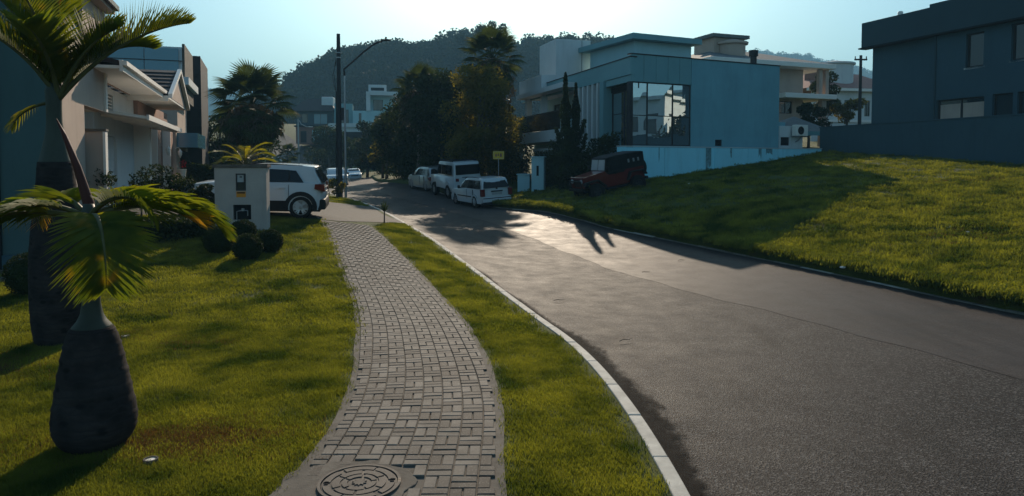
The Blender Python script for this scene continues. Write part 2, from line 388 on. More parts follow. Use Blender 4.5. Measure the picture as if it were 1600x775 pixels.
def asphalt(name, lo, hi, speck, rough, bs, bd, sp):
    m, t, p, out = mat_nodes(name)
    v = coords(t); n1 = noise(t, v, .5, 5, .65); vo = t.nodes.new('ShaderNodeTexVoronoi'); vo.inputs['Scale'].default_value = bs; t.links.new(v, vo.inputs['Vector'])
    c = ramp(t, n1, [(.3, lo), (.7, hi)])
    sep = t.nodes.new('ShaderNodeSeparateColor'); t.links.new(vo.outputs['Color'], sep.inputs[0])
    c = mixc(t, c, speck, ramp(t, sep.outputs[0], [(.62, (0,)*3), (.95, (sp,)*3)]))
    c = mixc(t, c, tuple(x*.3 for x in lo), ramp(t, sep.outputs[1], [(.0, (.75,)*3), (.35, (0,)*3)]))
    st = coords(t, 'Object', (1.2, .12, 1)); c = mixc(t, c, tuple(x*.45 for x in lo), ramp(t, noise(t, st, 1.2, 6, .7), [(.52, (0,)*3), (.72, (.7,)*3)]))
    c = mixc(t, c, (.008, .008, .008), ramp(t, noise(t, v, 1.7, 4, .55), [(.66, (0,)*3), (.72, (.6,)*3)]))
    # fine meandering cracks
    cv = t.nodes.new('ShaderNodeTexVoronoi'); cv.feature = 'DISTANCE_TO_EDGE'; cv.inputs['Scale'].default_value = .55
    wv = t.nodes.new('ShaderNodeMix'); wv.data_type = 'VECTOR'; wv.inputs[0].default_value = .12
    nz = t.nodes.new('ShaderNodeTexNoise'); nz.inputs['Scale'].default_value = 2.5; nz.inputs['Detail'].default_value = 5; t.links.new(v, nz.inputs['Vector'])
    sc = t.nodes.new('ShaderNodeVectorMath'); sc.operation = 'MULTIPLY_ADD'; t.links.new(nz.outputs['Color'], sc.inputs[0]); sc.inputs[1].default_value = (.9, .9, .9); t.links.new(v, sc.inputs[2])
    t.links.new(sc.outputs[0], cv.inputs['Vector'])
    ck = ramp(t, cv.outputs['Distance'], [(.0, (.75,)*3), (.006, (0,)*3)]); gate = ramp(t, noise(t, v, .35, 2), [(.52, (0,)*3), (.6, (1,)*3)])
    c = mixc(t, c, (.010, .009, .008), mixc(t, ck, gate, 1.0, 'MULTIPLY'))
    t.links.new(c, p.inputs['Base Color']); p.inputs['Specular IOR Level'].default_value = .055
    r = ramp(t, noise(t, v, 2.0, 4), [(.3, (rough-.06,)*3), (.7, (rough+.06,)*3)]); t.links.new(r, p.inputs['Roughness'])
    h = mixc(t, vo.outputs['Distance'], noise(t, v, bs*.6, 3, .8), .5)
    bump(t, p, h, .8, bd); return m
M['asphalt'] = asphalt('coarse_asphalt', (.018, .016, .015), (.036, .031, .028), (.14, .13, .12), .66, 66, .012, .65)
M['asphalt2'] = asphalt('smooth_asphalt_strip', (.036, .030, .027), (.052, .044, .040), (.11, .10, .09), .60, 90, .004, .4)
def paver_mat(name, a, b):
    m, t, p, out = mat_nodes(name)
    oi = t.nodes.new('ShaderNodeObjectInfo'); v = coords(t)
    gm = t.nodes.new('ShaderNodeNewGeometry')
    c = ramp(t, oi.outputs['Random'], [(0, a), (.5, tuple((x+y)/2 for x, y in zip(a, b))), (1, b)])
    v2 = t.nodes.new('ShaderNodeVectorMath'); v2.operation = 'SCALE'; v2.inputs['Scale'].default_value = 1; t.links.new(gm.outputs['Position'], v2.inputs[0])
    c = mixc(t, c, tuple(x*.4 for x in a), ramp(t, noise(t, v2.outputs[0], 2.2, 6, .7), [(.42, (0,)*3), (.7, (.7,)*3)]))
    c = mixc(t, c, tuple(x*1.3 for x in b), ramp(t, noise(t, v2.outputs[0], 70, 2), [(.55, (0,)*3), (.7, (.5,)*3)]))
    t.links.new(c, p.inputs['Base Color']); p.inputs['Roughness'].default_value = .8; p.inputs['Specular IOR Level'].default_value = .15
    bump(t, p, noise(t, v2.outputs[0], 90, 3), .5, .004); return m
M['paver'] = paver_mat('grey_concrete_paver', (.068, .057, .046), (.170, .150, .126))
M['paver_joint'] = surf('sandy_joint', (.045, .04, .034), .95, .3, 8, .004, 60)
M['kerb_white'] = surf('worn_white_kerb_paint', (.42, .40, .35), .8, .22, 4, .004, 40, dirt=.95)
M['iron'] = surf('cast_iron_lid', (.085, .074, .064), .75, .25, 9, .003, 90, metal=.15)
M['driveway'] = None
def driveway_mat():
    m, t, p, out = mat_nodes('driveway_pavers')
    v = coords(t); b = t.nodes.new('ShaderNodeTexBrick'); b.inputs['Scale'].default_value = 2.5
    b.inputs['Color1'].default_value = (.075, .066, .057, 1); b.inputs['Color2'].default_value = (.105, .094, .082, 1); b.inputs['Mortar'].default_value = (.04, .036, .03, 1)
    b.inputs['Mortar Size'].default_value = .045; t.links.new(v, b.inputs['Vector'])
    t.links.new(b.outputs[0], p.inputs['Base Color']); p.inputs['Roughness'].default_value = .85; p.inputs['Specular IOR Level'].default_value = .12
    bump(t, p, b.outputs['Fac'], -.5, .006); return m
M['driveway'] = driveway_mat()
# ================================================================= GROUND
def ground_z(x, y):
    return Ga(x, y) - .35
gx = np.concatenate([[-1900, -1500, -700, -350, -200, -130], np.linspace(-90, 90, 61), [130, 200, 350, 700, 1500, 1900]])
gy = np.concatenate([[-600, -200, -90], np.linspace(-50, 160, 71), [200, 300, 500, 900, 1700, 2600]])
XX, YY = np.meshgrid(gx, gy); ZZ = ground_z(XX, YY)
far = np.clip((np.hypot(XX, YY-50)-150)/400, 0, 1); ZZ = ZZ*(1-far)+far*2.0
tag(link(bpy.data.objects.new('ground', grid_mesh('ground', XX, YY, ZZ, M['lawn2']))), kind='structure')

YS = np.concatenate([np.arange(-6, 30, .3), np.arange(30, 152, 1.0)])
tt = np.linspace(0, 1, 26)
L = kerbL(YS)[:, None]; R = roadR(YS)[:, None]
X = L + (R-L)*tt[None, :]; Y = np.repeat(YS[:, None], 26, 1)
Z = Ga(X, Y) + .05*np.sin(tt*pi)[None, :]*np.ones_like(X)*0.6
road = tag(link(bpy.data.objects.new('road', grid_mesh('road', X, Y, Z, M['asphalt']))), kind='structure')
# smoother resurfaced strip along the right edge, laid on the road
stripL = spline([(-6, 7.2), (5, 6.2), (10, 5.2), (12.2, 4.4), (16, 3.0), (22.4, 1.0), (28, -1.3), (34, -3.8), (40, -6.6), (60, -15)])
y2 = np.arange(-6, 60, .3); t2 = np.linspace(0, 1, 18)
wob = .05*np.sin(y2*1.7)+.03*np.sin(y2*4.1+1)
a = (stripL(y2)+wob)[:, None]; b = (roadR(y2)-.02)[:, None]; X = a+(b-a)*t2; Y = np.repeat(y2[:, None], 18, 1)
tr_ = (X-kerbL(Y))/(roadR(Y)-kerbL(Y)); Z = Ga(X, Y)+.03*np.sin(tr_*pi)+.0045
tag(link(bpy.data.objects.new('road_strip', grid_mesh('road_strip', X, Y, Z, M['asphalt2']))), kind='structure')

# dark silt gathered in the gutter beside the white kerb
yd = np.arange(3.5, 17, .12); wd_ = .30+.30*np.clip(np.sin((yd-3)*.33), 0, 1)+.08*np.sin(yd*2.1)
td = np.linspace(0, 1, 8); X = kerbL(yd)[:, None]+td*np.maximum(wd_, .04)[:, None]; Y = np.repeat(yd[:, None], 8, 1)
tag(link(bpy.data.objects.new('gutter_silt', grid_mesh('gutter_silt', X, Y, Ga(X, Y)+.014+.03*np.sin(np.clip((X-kerbL(Y))/(roadR(Y)-kerbL(Y)), 0, 1)*pi), M['silt']))), kind='structure')
sm = bpy.data.objects['gutter_silt'].data; at_ = sm.attributes.new('edge', 'FLOAT', 'POINT'); at_.data.foreach_set('value', np.tile(td, len(yd)).astype(np.float32))
# left lawn up to the kerb
YSl = np.concatenate([np.arange(-6, 40, .4), np.arange(40, 100, 2.0)])
cols = np.concatenate([[60, 45, 32, 24, 18], np.arange(14, 0, -.5), [0]])
X = kerbL(YSl)[:, None]-cols[None, :]-.06; Y = np.repeat(YSl[:, None], len(cols), 1)
tag(link(bpy.data.objects.new('lawn', grid_mesh('lawn', X, Y, Ga(X, Y)+LAWN, M['lawn']))), kind='structure')
# right lawn with its raised bank at the road
cols = np.concatenate([[0, .03, .06, .2, .5, 1], np.arange(1.5, 30, .5), [34, 40, 50, 60]])
prof = np.interp(cols, [0, .03, .06, .2, .5], [-.02, .17, .21, .235, .22])
YSr = np.concatenate([np.arange(-6, 46, .35), np.arange(46, 110, 3.0)])
X = roadR(YSr)[:, None]+cols[None, :]; Y = np.repeat(YSr[:, None], len(cols), 1)
X = X + .05*np.sin(Y*2.3)*np.sin(Y*.9+1)*(cols < .3)[None, :]
bumpz = (.035*np.sin(X*1.3+Y*.7)*np.sin(Y*1.1)+.02*np.sin(X*3.1)*np.sin(Y*2.7+1))*np.clip((cols-.3)/1.5, 0, 1)[None, :]
def right_z(x, y, q):
    return Ga(x, y)+np.interp(q, [0, .03, .06, .2, .5], [-.02, .17, .21, .235, .22]) + (.035*np.sin(x*1.3+y*.7)*np.sin(y*1.1)+.02*np.sin(x*3.1)*np.sin(y*2.7+1))*np.clip((q-.3)/1.5, 0, 1)
tag(link(bpy.data.objects.new('vacant_plot_lawn', grid_mesh('vacant_plot_lawn', X, Y, Ga(X, Y)+prof[None, :]+bumpz, M['lawn2']))), kind='structure')

# driveway in front of the houses
def drive_near(x): return np.interp(x, [-6.2, -5.2, -4.2, -3.3], [21.4, 21.7, 23.9, 24.4])
xs = np.linspace(0, 1, 40); ys = np.linspace(0, 1, 24)
Y0 = 21.4; rows = []
XG = np.zeros((24, 40)); YG = np.zeros((24, 40))
for j, v in enumerate(ys):
    for i, u in enumerate(xs):
        x = -17 + u*(kerbL(24+v*7)-.1+17); yn = drive_near(x); yf = 31.0
        XG[j, i] = x; YG[j, i] = yn+(yf-yn)*v
tag(link(bpy.data.objects.new('driveway', grid_mesh('driveway', XG, YG, Ga(XG, YG)+LAWN+.012, M['driveway']))), kind='structure')

# white kerb, stone by stone
kerb = bpy.data.objects.new('kerb', None); link(kerb); kerb['kind'] = 'structure'
def kerb_piece(mb, f, y0, y1, side, w, top, n=3, g=.006):
    pts = []
    for k in range(n+1):
        y = y0+g+(y1-y0-2*g)*k/n; x = float(f(y)); pts.append((x, y))
    z = [G(*p) for p in pts]
    poly = [(p[0], p[1]) for p in pts]+[(p[0]+side*w, p[1]) for p in pts[::-1]]
    zz = z+z[::-1]
    return mb.prism(poly, [a-.1 for a in zz], [a+top for a in zz])
y = 2.6; k = 0
while y < 62:
    ln = 1.0
    mb = MB(); kerb_piece(mb, kerbL, y, y+ln, -1, .125, .072+rnd.uniform(-.004, .004), 4)
    o = mb.build('kerb_stone', M['kerb_white'], kerb, bevel=.012); y += ln
mb = MB(); kerb_piece(mb, kerbL, 62, 110, -1, .125, .07, 30); tag(mb.build('kerb_run', M['kerb_white'], kerb), kind='stuff')
# low half buried kerb on the far side
kerb2 = bpy.data.objects.new('far_kerb', None); link(kerb2); kerb2['kind'] = 'structure'
y = 3.5
while y < 44:
    mb = MB(); kerb_piece(mb, lambda v: roadR(v)-.10, y, y+1, 1, .095, .036+rnd.uniform(-.02, .012), 4)
    mb.build('kerb_stone', M['kerb_white'] if rnd.random() < .25 else M['kerb_far'], kerb2, bevel=.01); y += 1

# ---- footpath with basket weave pavers
foot = tag(link(bpy.data.objects.new('footpath', None)), kind='structure')
YP = np.arange(1.0, 21.5, .1); tq = np.linspace(0, 1, 14)
a = swL(YP)[:, None]; b = swR(YP)[:, None]
edge = .008*np.sin(YP*3.3)
X = a+edge[:, None]*(1-tq)+(b-a)*tq+edge[::-1][:, None]*tq; Y = np.repeat(YP[:, None], 14, 1)
link(bpy.data.objects.new('concrete_edging', grid_mesh('concrete_edging', X, Y, Ga(X, Y)+LAWN+.014, M['concrete'])), foot)
yy = np.arange(3.0, 21.5, .02); cx = (swL(yy)+swR(yy))/2
ds = np.hypot(np.gradient(cx), np.gradient(yy)); s_arc = np.cumsum(ds)-ds[0]
th = np.arctan2(np.gradient(cx), np.gradient(yy))   # heading from +y toward +x
th = np.convolve(np.pad(th, 30, 'edge'), np.ones(61)/61, 'valid')
kap = np.gradient(th, s_arc)
def at_s(s):
    return (np.interp(s, s_arc, cx), np.interp(s, s_arc, yy), np.interp(s, s_arc, th), np.interp(s, s_arc, kap))
MHC = (-1.12, 5.07)
def pos(s, q):
    x, y, h, k_ = at_s(s); return x+q*cos(h), y-q*sin(h)
def qlim(s):
    x, y, h, _k = at_s(s); c_ = cos(h)
    return (float(swL(y))-x)*c_+.07, (float(swR(y))-x)*c_-.07
GAP = .010; HT = .030
def brick_mb(l, w, wl=None, wr=None):
    pass
joint = MB()
def brick_verts(q0, q1, s0, s1, top, ch=.006, q0b=None, q1b=None):
    """corner lists (base, shoulder, top) in path coordinates"""
    q0b = q0 if q0b is None else q0b; q1b = q1 if q1b is None else q1b
    c = [(q0, s0), (q1, s0), (q1b, s1), (q0b, s1)]
    ins = [(q0+ch, s0+ch), (q1-ch, s0+ch), (q1b-ch, s1-ch), (q0b+ch, s1-ch)]
    v = [(a[0], a[1], -.03) for a in c]+[(a[0], a[1], top-.005) for a in c]+[(a[0], a[1], top) for a in ins]
    f = [(8, 9, 10, 11)]
    for i in range(4):
        j = (i+1) % 4; f += [(i, j, 4+j, 4+i), (4+i, 4+j, 8+j, 8+i)]
    return v, f
bricks = []
smax = s_arc[-1]-.05; i = 0
while (i+1)*.2 < smax:
    for j in range(-9, 9):
        s0 = i*.2; q0 = j*.2
        if (i+j) % 2 == 0: subs = [(q0, q0+.2, s0, s0+.1), (q0, q0+.2, s0+.1, s0+.2)]
        else: subs = [(q0, q0+.1, s0, s0+.2), (q0+.1, q0+.2, s0, s0+.2)]
        for (a, b, c, d) in subs:
            l0, r0 = qlim(c); l1, r1 = qlim(d)
            a0, a1 = max(a, l0), max(a, l1); b0, b1 = min(b, r0), min(b, r1)
            if b0-a0 < .045 or b1-a1 < .045: continue
            px_, py_ = pos((c+d)/2, (a0+b0)/2)
            dm = math.hypot(px_-MHC[0], (py_-MHC[1]))
            if dm < .40 + .03*sin(5*math.atan2(py_-MHC[1], px_-MHC[0])): continue
            if px_ < MHC[0]-.1 and py_ < MHC[1]+.12: continue
            bricks.append((py_, a0, a1, b0, b1, c, d, (a, b)))
    i += 1
bricks.sort(key=lambda t: t[0])
share = {}
seen = [b for b in bricks if b[0] > 4.75]; first = seen[:300]; hidden = [b for b in bricks if b[0] <= 4.75]
for (py_, a0, a1, b0, b1, c, d, full) in first:
    sm = (c+d)/2; qm = (full[0]+full[1])/2
    x, y, h, kp = at_s(sm); x, y = pos(sm, qm)
    whole = abs(a0-full[0]) < 1e-6 and abs(a1-full[0]) < 1e-6 and abs(b0-full[1]) < 1e-6 and abs(b1-full[1]) < 1e-6
    key = (round(full[1]-full[0], 3), round(d-c, 3)) if whole else None
    if key and key in share: me = share[key]
    else:
        v, f = brick_verts(a0-qm+GAP/2, b0-qm-GAP/2, c-sm+GAP/2, d-sm-GAP/2, 0, q0b=a1-qm+GAP/2, q1b=b1-qm-GAP/2)
        mb = MB(); mb.add(v, f); me = mb.mesh('paver', M['paver'], recalc=True)
        if key: share[key] = me
    o = bpy.data.objects.new('paver', me); z = G(x, y)
    sl_ = (G(x, y+.2)-z)/.2
    o.location = (x, y, z+LAWN+HT+rnd.uniform(-.003, .003)); o.rotation_euler = (sl_+rnd.uniform(-.012, .012), rnd.uniform(-.012, .012), -h+rnd.uniform(-.018, .018))
    o.scale = (1, max(.9, 1-qm*kp), 1); link(o, foot)
rest = MB()
for (py_, a0, a1, b0, b1, c, d, full) in hidden+seen[300:]:
    v, f = brick_verts(a0+GAP/2, b0-GAP/2, c+GAP/2, d-GAP/2, 0, q0b=a1+GAP/2, q1b=b1-GAP/2)
    x, y = pos((c+d)/2, (a0+b0)/2); z0 = G(x, y)+LAWN+HT+rnd.uniform(-.003, .003); w_ = []
    sy = (G(x, y+.2)-G(x, y))/.2
    for (q, s_, zz) in v:
        X_, Y_ = pos(s_, q); w_.append((X_, Y_, z0+zz+(Y_-y)*sy))
    rest.add(w_, f)
tag(rest.build('far_pavers', M['paver'], foot), kind='stuff')

# ---- manhole
zm = G(*MHC)+LAWN
mb = MB(); n = 40
ap = []
for k in range(n):
    a = 2*pi*k/n; r = .40+.022*sin(5*a)+.015*sin(9*a+1)
    if cos(a) < -.15: r += .22*(-cos(a)-.15)
    if sin(a) < 0 and cos(a) < .2: r += .25*(-sin(a))
    ap.append((MHC[0]+r*cos(a), MHC[1]+r*sin(a)))
mb.prism(ap, zm-.02, zm+.026)
mb.build('manhole_surround', M['concrete'], foot, bevel=.008)
mh = thing('manhole_cover', 'round cast iron manhole cover with raised ring pattern set in the paved footpath', 'manhole cover', (MHC[0], MHC[1], zm+.02), .12)
mb = MB(); mb.lathe([(.275, -.02), (.275, .014), (.27, .016), (0.001, .016)], 48); mb.build('lid', M['iron'], mh, smooth=30)
mb = MB(); mb.disc((0, 0), .280, .302, 0, 2*pi, -.02, .024, 48); mb.build('rim', M['iron'], mh, smooth=30)
for r0, r1, nn, off in ((.212, .262, 6, .1), (.142, .196, 6, .5), (.088, .126, 5, .2)):
    for k in range(nn):
        a0 = off+2*pi*k/nn; a1 = off+2*pi*(k+1)/nn-.016/r0
        if r0 > .2 and k in (2, 5): a0 += .12; a1 -= .12
        mb = MB(); mb.disc((0, 0), r0, r1, a0, a1, .012, .023, 8); mb.build('raised_segment', M['iron'], mh)
mb = MB(); mb.prism([((.055 if k % 2 else .034)*cos(2*pi*k/20), (.055 if k % 2 else .034)*sin(2*pi*k/20)) for k in range(20)], .012, .023); mb.build('raised_star', M['iron'], mh)
for sx in (-1, 1):
    for dy in (-.018, .018):
        mb = MB(); mb.box(sx*.238-.014, sx*.238+.014, dy-.006, dy+.006, .012, .0285); mb.build('lifting_slot', M['dark'], mh)

# ---- small lawn fittings
def lawn_disc(px, py, Yd, label, r=.055):
    p = W(px, py, Yd); z = G(p.x, p.y)+LAWN
    t = thing('inspection_cap', label, 'cap', (p.x, p.y, z))
    mb = MB(); mb.disc((0, 0), r*.78, r, 0, 2*pi, -.02, .035, 24); mb.build('rim', M['concrete'], t)
    mb = MB(); mb.lathe([(r*.76, -.02), (r*.74, .026), (.001, .03)], 24); mb.build('lid', M['white'], t, smooth=30)
lawn_disc(236, 733, 5.5, 'small round white pipe cap in the lawn right of the front bottle palm')
lawn_disc(196, 537, 9.4, 'far small round pipe cap in the grass behind the front bottle palm', .05)
# twigs on the road, stones on the plot
for k, (px, py, Yd) in enumerate([(968, 519, 9.8), (1003, 412, 17), (865, 460, 13), (1060, 398, 18.6)]):
    p = W(px, py, Yd); z = G(p.x, p.y)+.045
    mb = MB(); a = rnd.uniform(-.5, .5)
    mb.tube([(0, 0, 0), (.08, .02, .012), (.17, .01, .004), (.24, .05, .01)], [.006, .006, .004, .002], 5)
    o = mb.build('twig', M['bark']); o.location = (p.x, p.y, z); o.rotation_euler = (0, 0, a)
    tag(o, ['thin dry twig on the coarse asphalt nearest the camera', 'short dry twig on the smooth strip mid road', 'dry twig close to the white kerb', 'dry twig near the far grass bank'][k], 'twig')
stone_lab = ['pale stone at the foot of the right wall in the rough grass', 'white scrap lying in the sunlit rough grass', 'pale stone left of the bare patch in the rough grass', 'small pale stone in the shade below the boundary wall', 'pale pebble near the bank of the vacant plot']
for k, (px, py) in enumerate([(1484, 363), (1497, 362), (1512, 372), (1077, 302), (1318, 391)]):
    Yd = [17.5, 17.6, 16.8, 29, 15][k]; p = W(px, py, Yd)
    me = MB(); me.lathe([(.02, 0), (.05, .015), (.045, .04), (.015, .055)], 7, jit=.3); o = me.build('stone', M['white'], smooth=False)
    o.location = (p.x, p.y, right_z(np.array([p.x]), np.array([p.y]), 5)[0]+.01); o.scale = (1.2, .8, .9); tag(o, stone_lab[k], 'stone')

# ================================================================= GRASS
def tuft(name, rad, n, h0, h1, w):
    vs = []; fs = []
    for k in range(n):
        r = rad*math.sqrt(rnd.random()); a = rnd.uniform(0, 2*pi); x, y = r*cos(a), r*sin(a)
        h = rnd.uniform(h0, h1); d = rnd.uniform(0, 2*pi); le = rnd.uniform(.2, .9)*h; b = rnd.uniform(0, 2*pi)
        dx, dy = w/2*cos(b), w/2*sin(b); lx, ly = le*cos(d), le*sin(d); i0 = len(vs)
        vs += [(x-dx, y-dy, -.01), (x+dx, y+dy, -.01), (x+lx*.4+dx*.8, y+ly*.4+dy*.8, h*.6), (x+lx*.4-dx*.8, y+ly*.4-dy*.8, h*.6), (x+lx, y+ly, h)]
        fs += [(i0, i0+1, i0+2, i0+3), (i0+3, i0+2, i0+4)]
    me = bpy.data.meshes.new(name); me.from_pydata(vs, [], fs); me.materials.append(M['grass'])
    return bpy.data.objects.new(name, me)
def scatter(name, pts, proto, s0, s1, tilt=.1, kind='stuff', parent=None):
    me = bpy.data.meshes.new(name); me.from_pydata([tuple(p) for p in pts], [], [])
    o = bpy.data.objects.new(name, me); link(o, parent); o['kind'] = kind
    ng = bpy.data.node_groups.new(name, 'GeometryNodeTree')
    ng.interface.new_socket('Geometry', in_out='INPUT', socket_type='NodeSocketGeometry'); ng.interface.new_socket('Geometry', in_out='OUTPUT', socket_type='NodeSocketGeometry')
    gi = ng.nodes.new('NodeGroupInput'); go = ng.nodes.new('NodeGroupOutput')
    iop = ng.nodes.new('GeometryNodeInstanceOnPoints'); oi = ng.nodes.new('GeometryNodeObjectInfo'); oi.inputs[0].default_value = proto
    oi.inputs['As Instance'].default_value = True
    rv = ng.nodes.new('FunctionNodeRandomValue'); rv.data_type = 'FLOAT_VECTOR'; rv.inputs[0].default_value = (-tilt, -tilt, 0); rv.inputs[1].default_value = (tilt, tilt, 6.28)
    rs = ng.nodes.new('FunctionNodeRandomValue'); rs.data_type = 'FLOAT'; rs.inputs[2].default_value = s0; rs.inputs[3].default_value = s1; rs.inputs['Seed'].default_value = 3
    ng.links.new(gi.outputs[0], iop.inputs['Points']); ng.links.new(oi.outputs['Geometry'], iop.inputs['Instance'])
    ng.links.new(rv.outputs[0], iop.inputs['Rotation']); ng.links.new(rs.outputs[1], iop.inputs['Scale'])
    ng.links.new(iop.outputs[0], go.inputs[0])
    m = o.modifiers.new('scatter', 'NODES'); m.node_group = ng
    return o
def pn(x, y, f, s):   # cheap smooth pseudo noise -1..1
    return np.sin(x*f+s)*np.cos(y*f*1.3+s*2)+.5*np.sin(x*f*2.3+y*f*1.9+s)
def sample(n, y0, y1, xl, xr, zf, extra=None):
    y = rng.uniform(y0, y1, n); a = xl(y); b = xr(y); x = a+(b-a)*rng.random(n)
    keep = np.abs(x) < .76*y+1.0
    keep &= (pn(x, y, 1.3, 1.0) > -1.15) | (rng.random(n) < .6)
    if extra is not None: keep &= extra(x, y)
    x, y = x[keep], y[keep]
    return np.stack([x, y, zf(x, y)], -1)
zl = lambda x, y: Ga(x, y)+LAWN
bare = lambda x, y: ((((x+2.75)/.62)**2+((y-5.95)/.38)**2 > 1) & (((x+6.6)/1.0)**2+((y-7.9)/.5)**2 > 1)) | (rng.random(len(x)) < .3)
nodrive = lambda x, y: (y < drive_near(x)-.05) & bare(x, y)
fine = tuft('fine_grass_tuft', .11, 46, .018, .042, .0045); mid = tuft('grass_tuft', .2, 60, .022, .05, .009); coarse = tuft('coarse_grass_tuft', .3, 60, .03, .09, .016)
P1 = sample(9500, 4.2, 10, lambda y: -.74*y-1, lambda y: swL(y)-.06, zl, bare)
P2 = sample(1900, 4.2, 10, lambda y: swR(y)+.06, lambda y: kerbL(y)-.24, zl)
scatter('lawn_grass', np.concatenate([P1, P2]), fine, .7, 1.35)
dead = tuft('dead_grass_tuft', .13, 40, .015, .035, .005); dead.data.materials[0] = M['grass_dead']
def blob(cx, cy, sx, sy, n):
    x = cx+rng.normal(size=n)*sx; y = cy+rng.normal(size=n)*sy; return np.stack([x, y, zl(x, y)], -1)
scatter('dead_grass', np.concatenate([blob(-2.75, 5.95, .42, .24, 520), blob(-4.0, 5.9, .3, .2, 60), blob(-6.6, 7.9, .7, .35, 520), blob(-5.3, 9.6, .4, .2, 60), blob(-4.2, 9.2, .3, .15, 50)]), dead, .7, 1.2)
P1 = sample(7000, 9.8, 21.6, lambda y: -.74*y-1, lambda y: swL(y)+.0, zl, nodrive)
P2 = sample(1500, 9.8, 24.3, lambda y: swR(np.minimum(y, 21.4))+.08, lambda y: kerbL(y)-.32, zl, nodrive)
P3 = sample(500, 31.2, 37.5, lambda y: kerbL(y)-2.6, lambda y: kerbL(y)-.2, zl)
scatter('lawn_grass', np.concatenate([P1, P2, P3]), mid, .7, 1.3)
def rz(x, y): return right_z(x, y, x-roadR(y))
patchy = lambda x, y: ((pn(x, y, .9, 4) > -.75) & (((x-9.3)/1.8)**2+((y-16.2)/1.0)**2 > 1)) | (rng.random(len(x)) < .35)
P1 = sample(12000, 8, 24, lambda y: roadR(y)+.14, lambda y: .8*y+1, rz, patchy)
P2 = sample(6000, 24, 42, lambda y: roadR(y)+.1, lambda y: np.minimum(.8*y, 21), rz, patchy)
def blob2(cx, cy, sx, sy, n):
    x = cx+rng.normal(size=n)*sx; y = cy+rng.normal(size=n)*sy; return np.stack([x, y, rz(x, y)+.01], -1)
scatter('dead_grass', np.concatenate([blob2(12.2, 16.6, 1.1, .5, 420), blob2(11.8, 19.5, .8, .4, 160), blob2(9.4, 13.6, .6, .3, 130), blob2(14, 21, 1.2, .5, 200), blob2(16, 24, 1.5, .6, 200), blob2(10.3, 11.2, .5, .25, 80)]), dead, .8, 1.8)
P3 = sample(5000, 8, 36, lambda y: roadR(y)+.07, lambda y: roadR(y)+.3, rz)
scatter('rough_grass', np.concatenate([P1, P2, P3]), coarse, .5, 1.25, .25)
# ================================================================= BUILDINGS
def slab(mb, poly, z0, z1): return mb.prism(poly, z0, z1)
def window(parent, fr, u0, u1, z0, z1, yy=.0, fw=.05, gm='glass_dark', fm='dark_metal', mull=1, depth=.10, sill=False):
    """framed window set at depth yy behind the wall face in frame fr; frame part with pane sub-parts"""
    mb = MB(); mb.M = fr
    holes = []; w = (u1-u0-fw*(mull+1))/mull
    for k in range(mull): holes.append((u0+fw+k*(w+fw), u0+fw+k*(w+fw)+w, z0+fw, z1-fw))
    mb.wall(u0, u1, z0, z1, holes, yy, yy+.06); fo = mb.build('window', M[fm], parent)
    for h in holes:
        g = MB(); g.M = fr; g.box(h[0]-.01, h[1]+.01, yy+.025, yy+.04, h[2]-.01, h[3]+.01); g.build('pane', M[gm], fo)
    if sill:
        g = MB(); g.M = fr; g.box(u0-.08, u1+.08, yy-.14, yy+.02, z0-.09, z0-.002); g.build('sill', M['white'], fo)
    return fo
def part(parent, name, mat, fr=None, bevel=0, smooth=False):
    """tiny context: returns MB whose .done() links it"""
    mb = MB(); mb.M = fr
    mb.done = lambda: mb.build(name, M[mat], parent, smooth, bevel)
    return mb
def pbox(parent, name, mat, fr, *b, bevel=0):
    mb = MB(); mb.M = fr; mb.box(*b); return mb.build(name, M[mat], parent, bevel=bevel)

# ---------------- glass fronted modern house
ZB = 1.6
mhz = thing('modern_house', 'two storey blue grey modern house with mirrored corner glazing and fins beside the vacant plot', 'house', (5.55, 33, ZB))
UA = (.9, .436); UB = (-.30, .954)
FA = frame((0, 0, -ZB), UA); FB = frame((0, 0, -ZB), UB, (.954, .30))
# body walls facing the plot
mb = MB(); mb.M = FA; mb.wall(3.56, 9.4, 1.2, 7.55, [(5.1, 5.55, 3.34, 3.66), (9.0, 9.41, 3.2, 3.2)], 0, .22); mb.build('wall', M['wall_blue'], mhz)
window(mhz, FA, 5.1, 5.55, 3.34, 3.66, .06, .04)
pbox(mhz, 'wall', 'wall_blue', FA, 9.21, 9.39, .23, 10, 1.4, 7.53)
pbox(mhz, 'roof_edge', 'dark_metal', FA, 3.55, 9.44, -.03, .26, 7.552, 7.60)
for k in range(5):
    a = .02+k*.705; pbox(mhz, 'fascia_panel', 'metal_panel', FA, a+.008, a+.697, .0, .12, 6.30, 7.56, bevel=.006)
pbox(mhz, 'roof_edge', 'dark_metal', FA, -.02, 3.54, -.03, .3, 7.565, 7.61)
# mirror glass panes with slim dark frames
for k, (a, b) in enumerate([(.10, .98), (.98, 2.48), (2.48, 3.54)]):
    mb = MB(); mb.M = FA; mb.wall(a, b, 3.32, 6.28, [(a+.025, b-.025, 3.36, 4.72), (a+.025, b-.025, 4.75, 6.25)], .05, .11); g = mb.build('window', M['dark_metal'], mhz)
    for z0, z1 in ((3.355, 4.725), (4.745, 6.255)):
        mb = MB(); mb.M = FA; mb.add([(a+.02, .085, z0), (b-.02, .085+rnd.uniform(-.008, .008), z0), (b-.02, .085+rnd.uniform(-.008, .008), z1), (a+.02, .085+rnd.uniform(-.006, .006), z1)], [(0, 1, 2, 3)])
        o = mb.build('pane', M['glass_mirror'], g, recalc=False); sd = o.modifiers.new('thickness', 'SOLIDIFY'); sd.thickness = .012
pbox(mhz, 'wall', 'wall_blue', FA, .02, 3.55, .02, .2, 1.2, 3.315)
pbox(mhz, 'corner_post', 'dark_metal', FA, -.10, .10, -.02, .20, 1.2, 6.29)
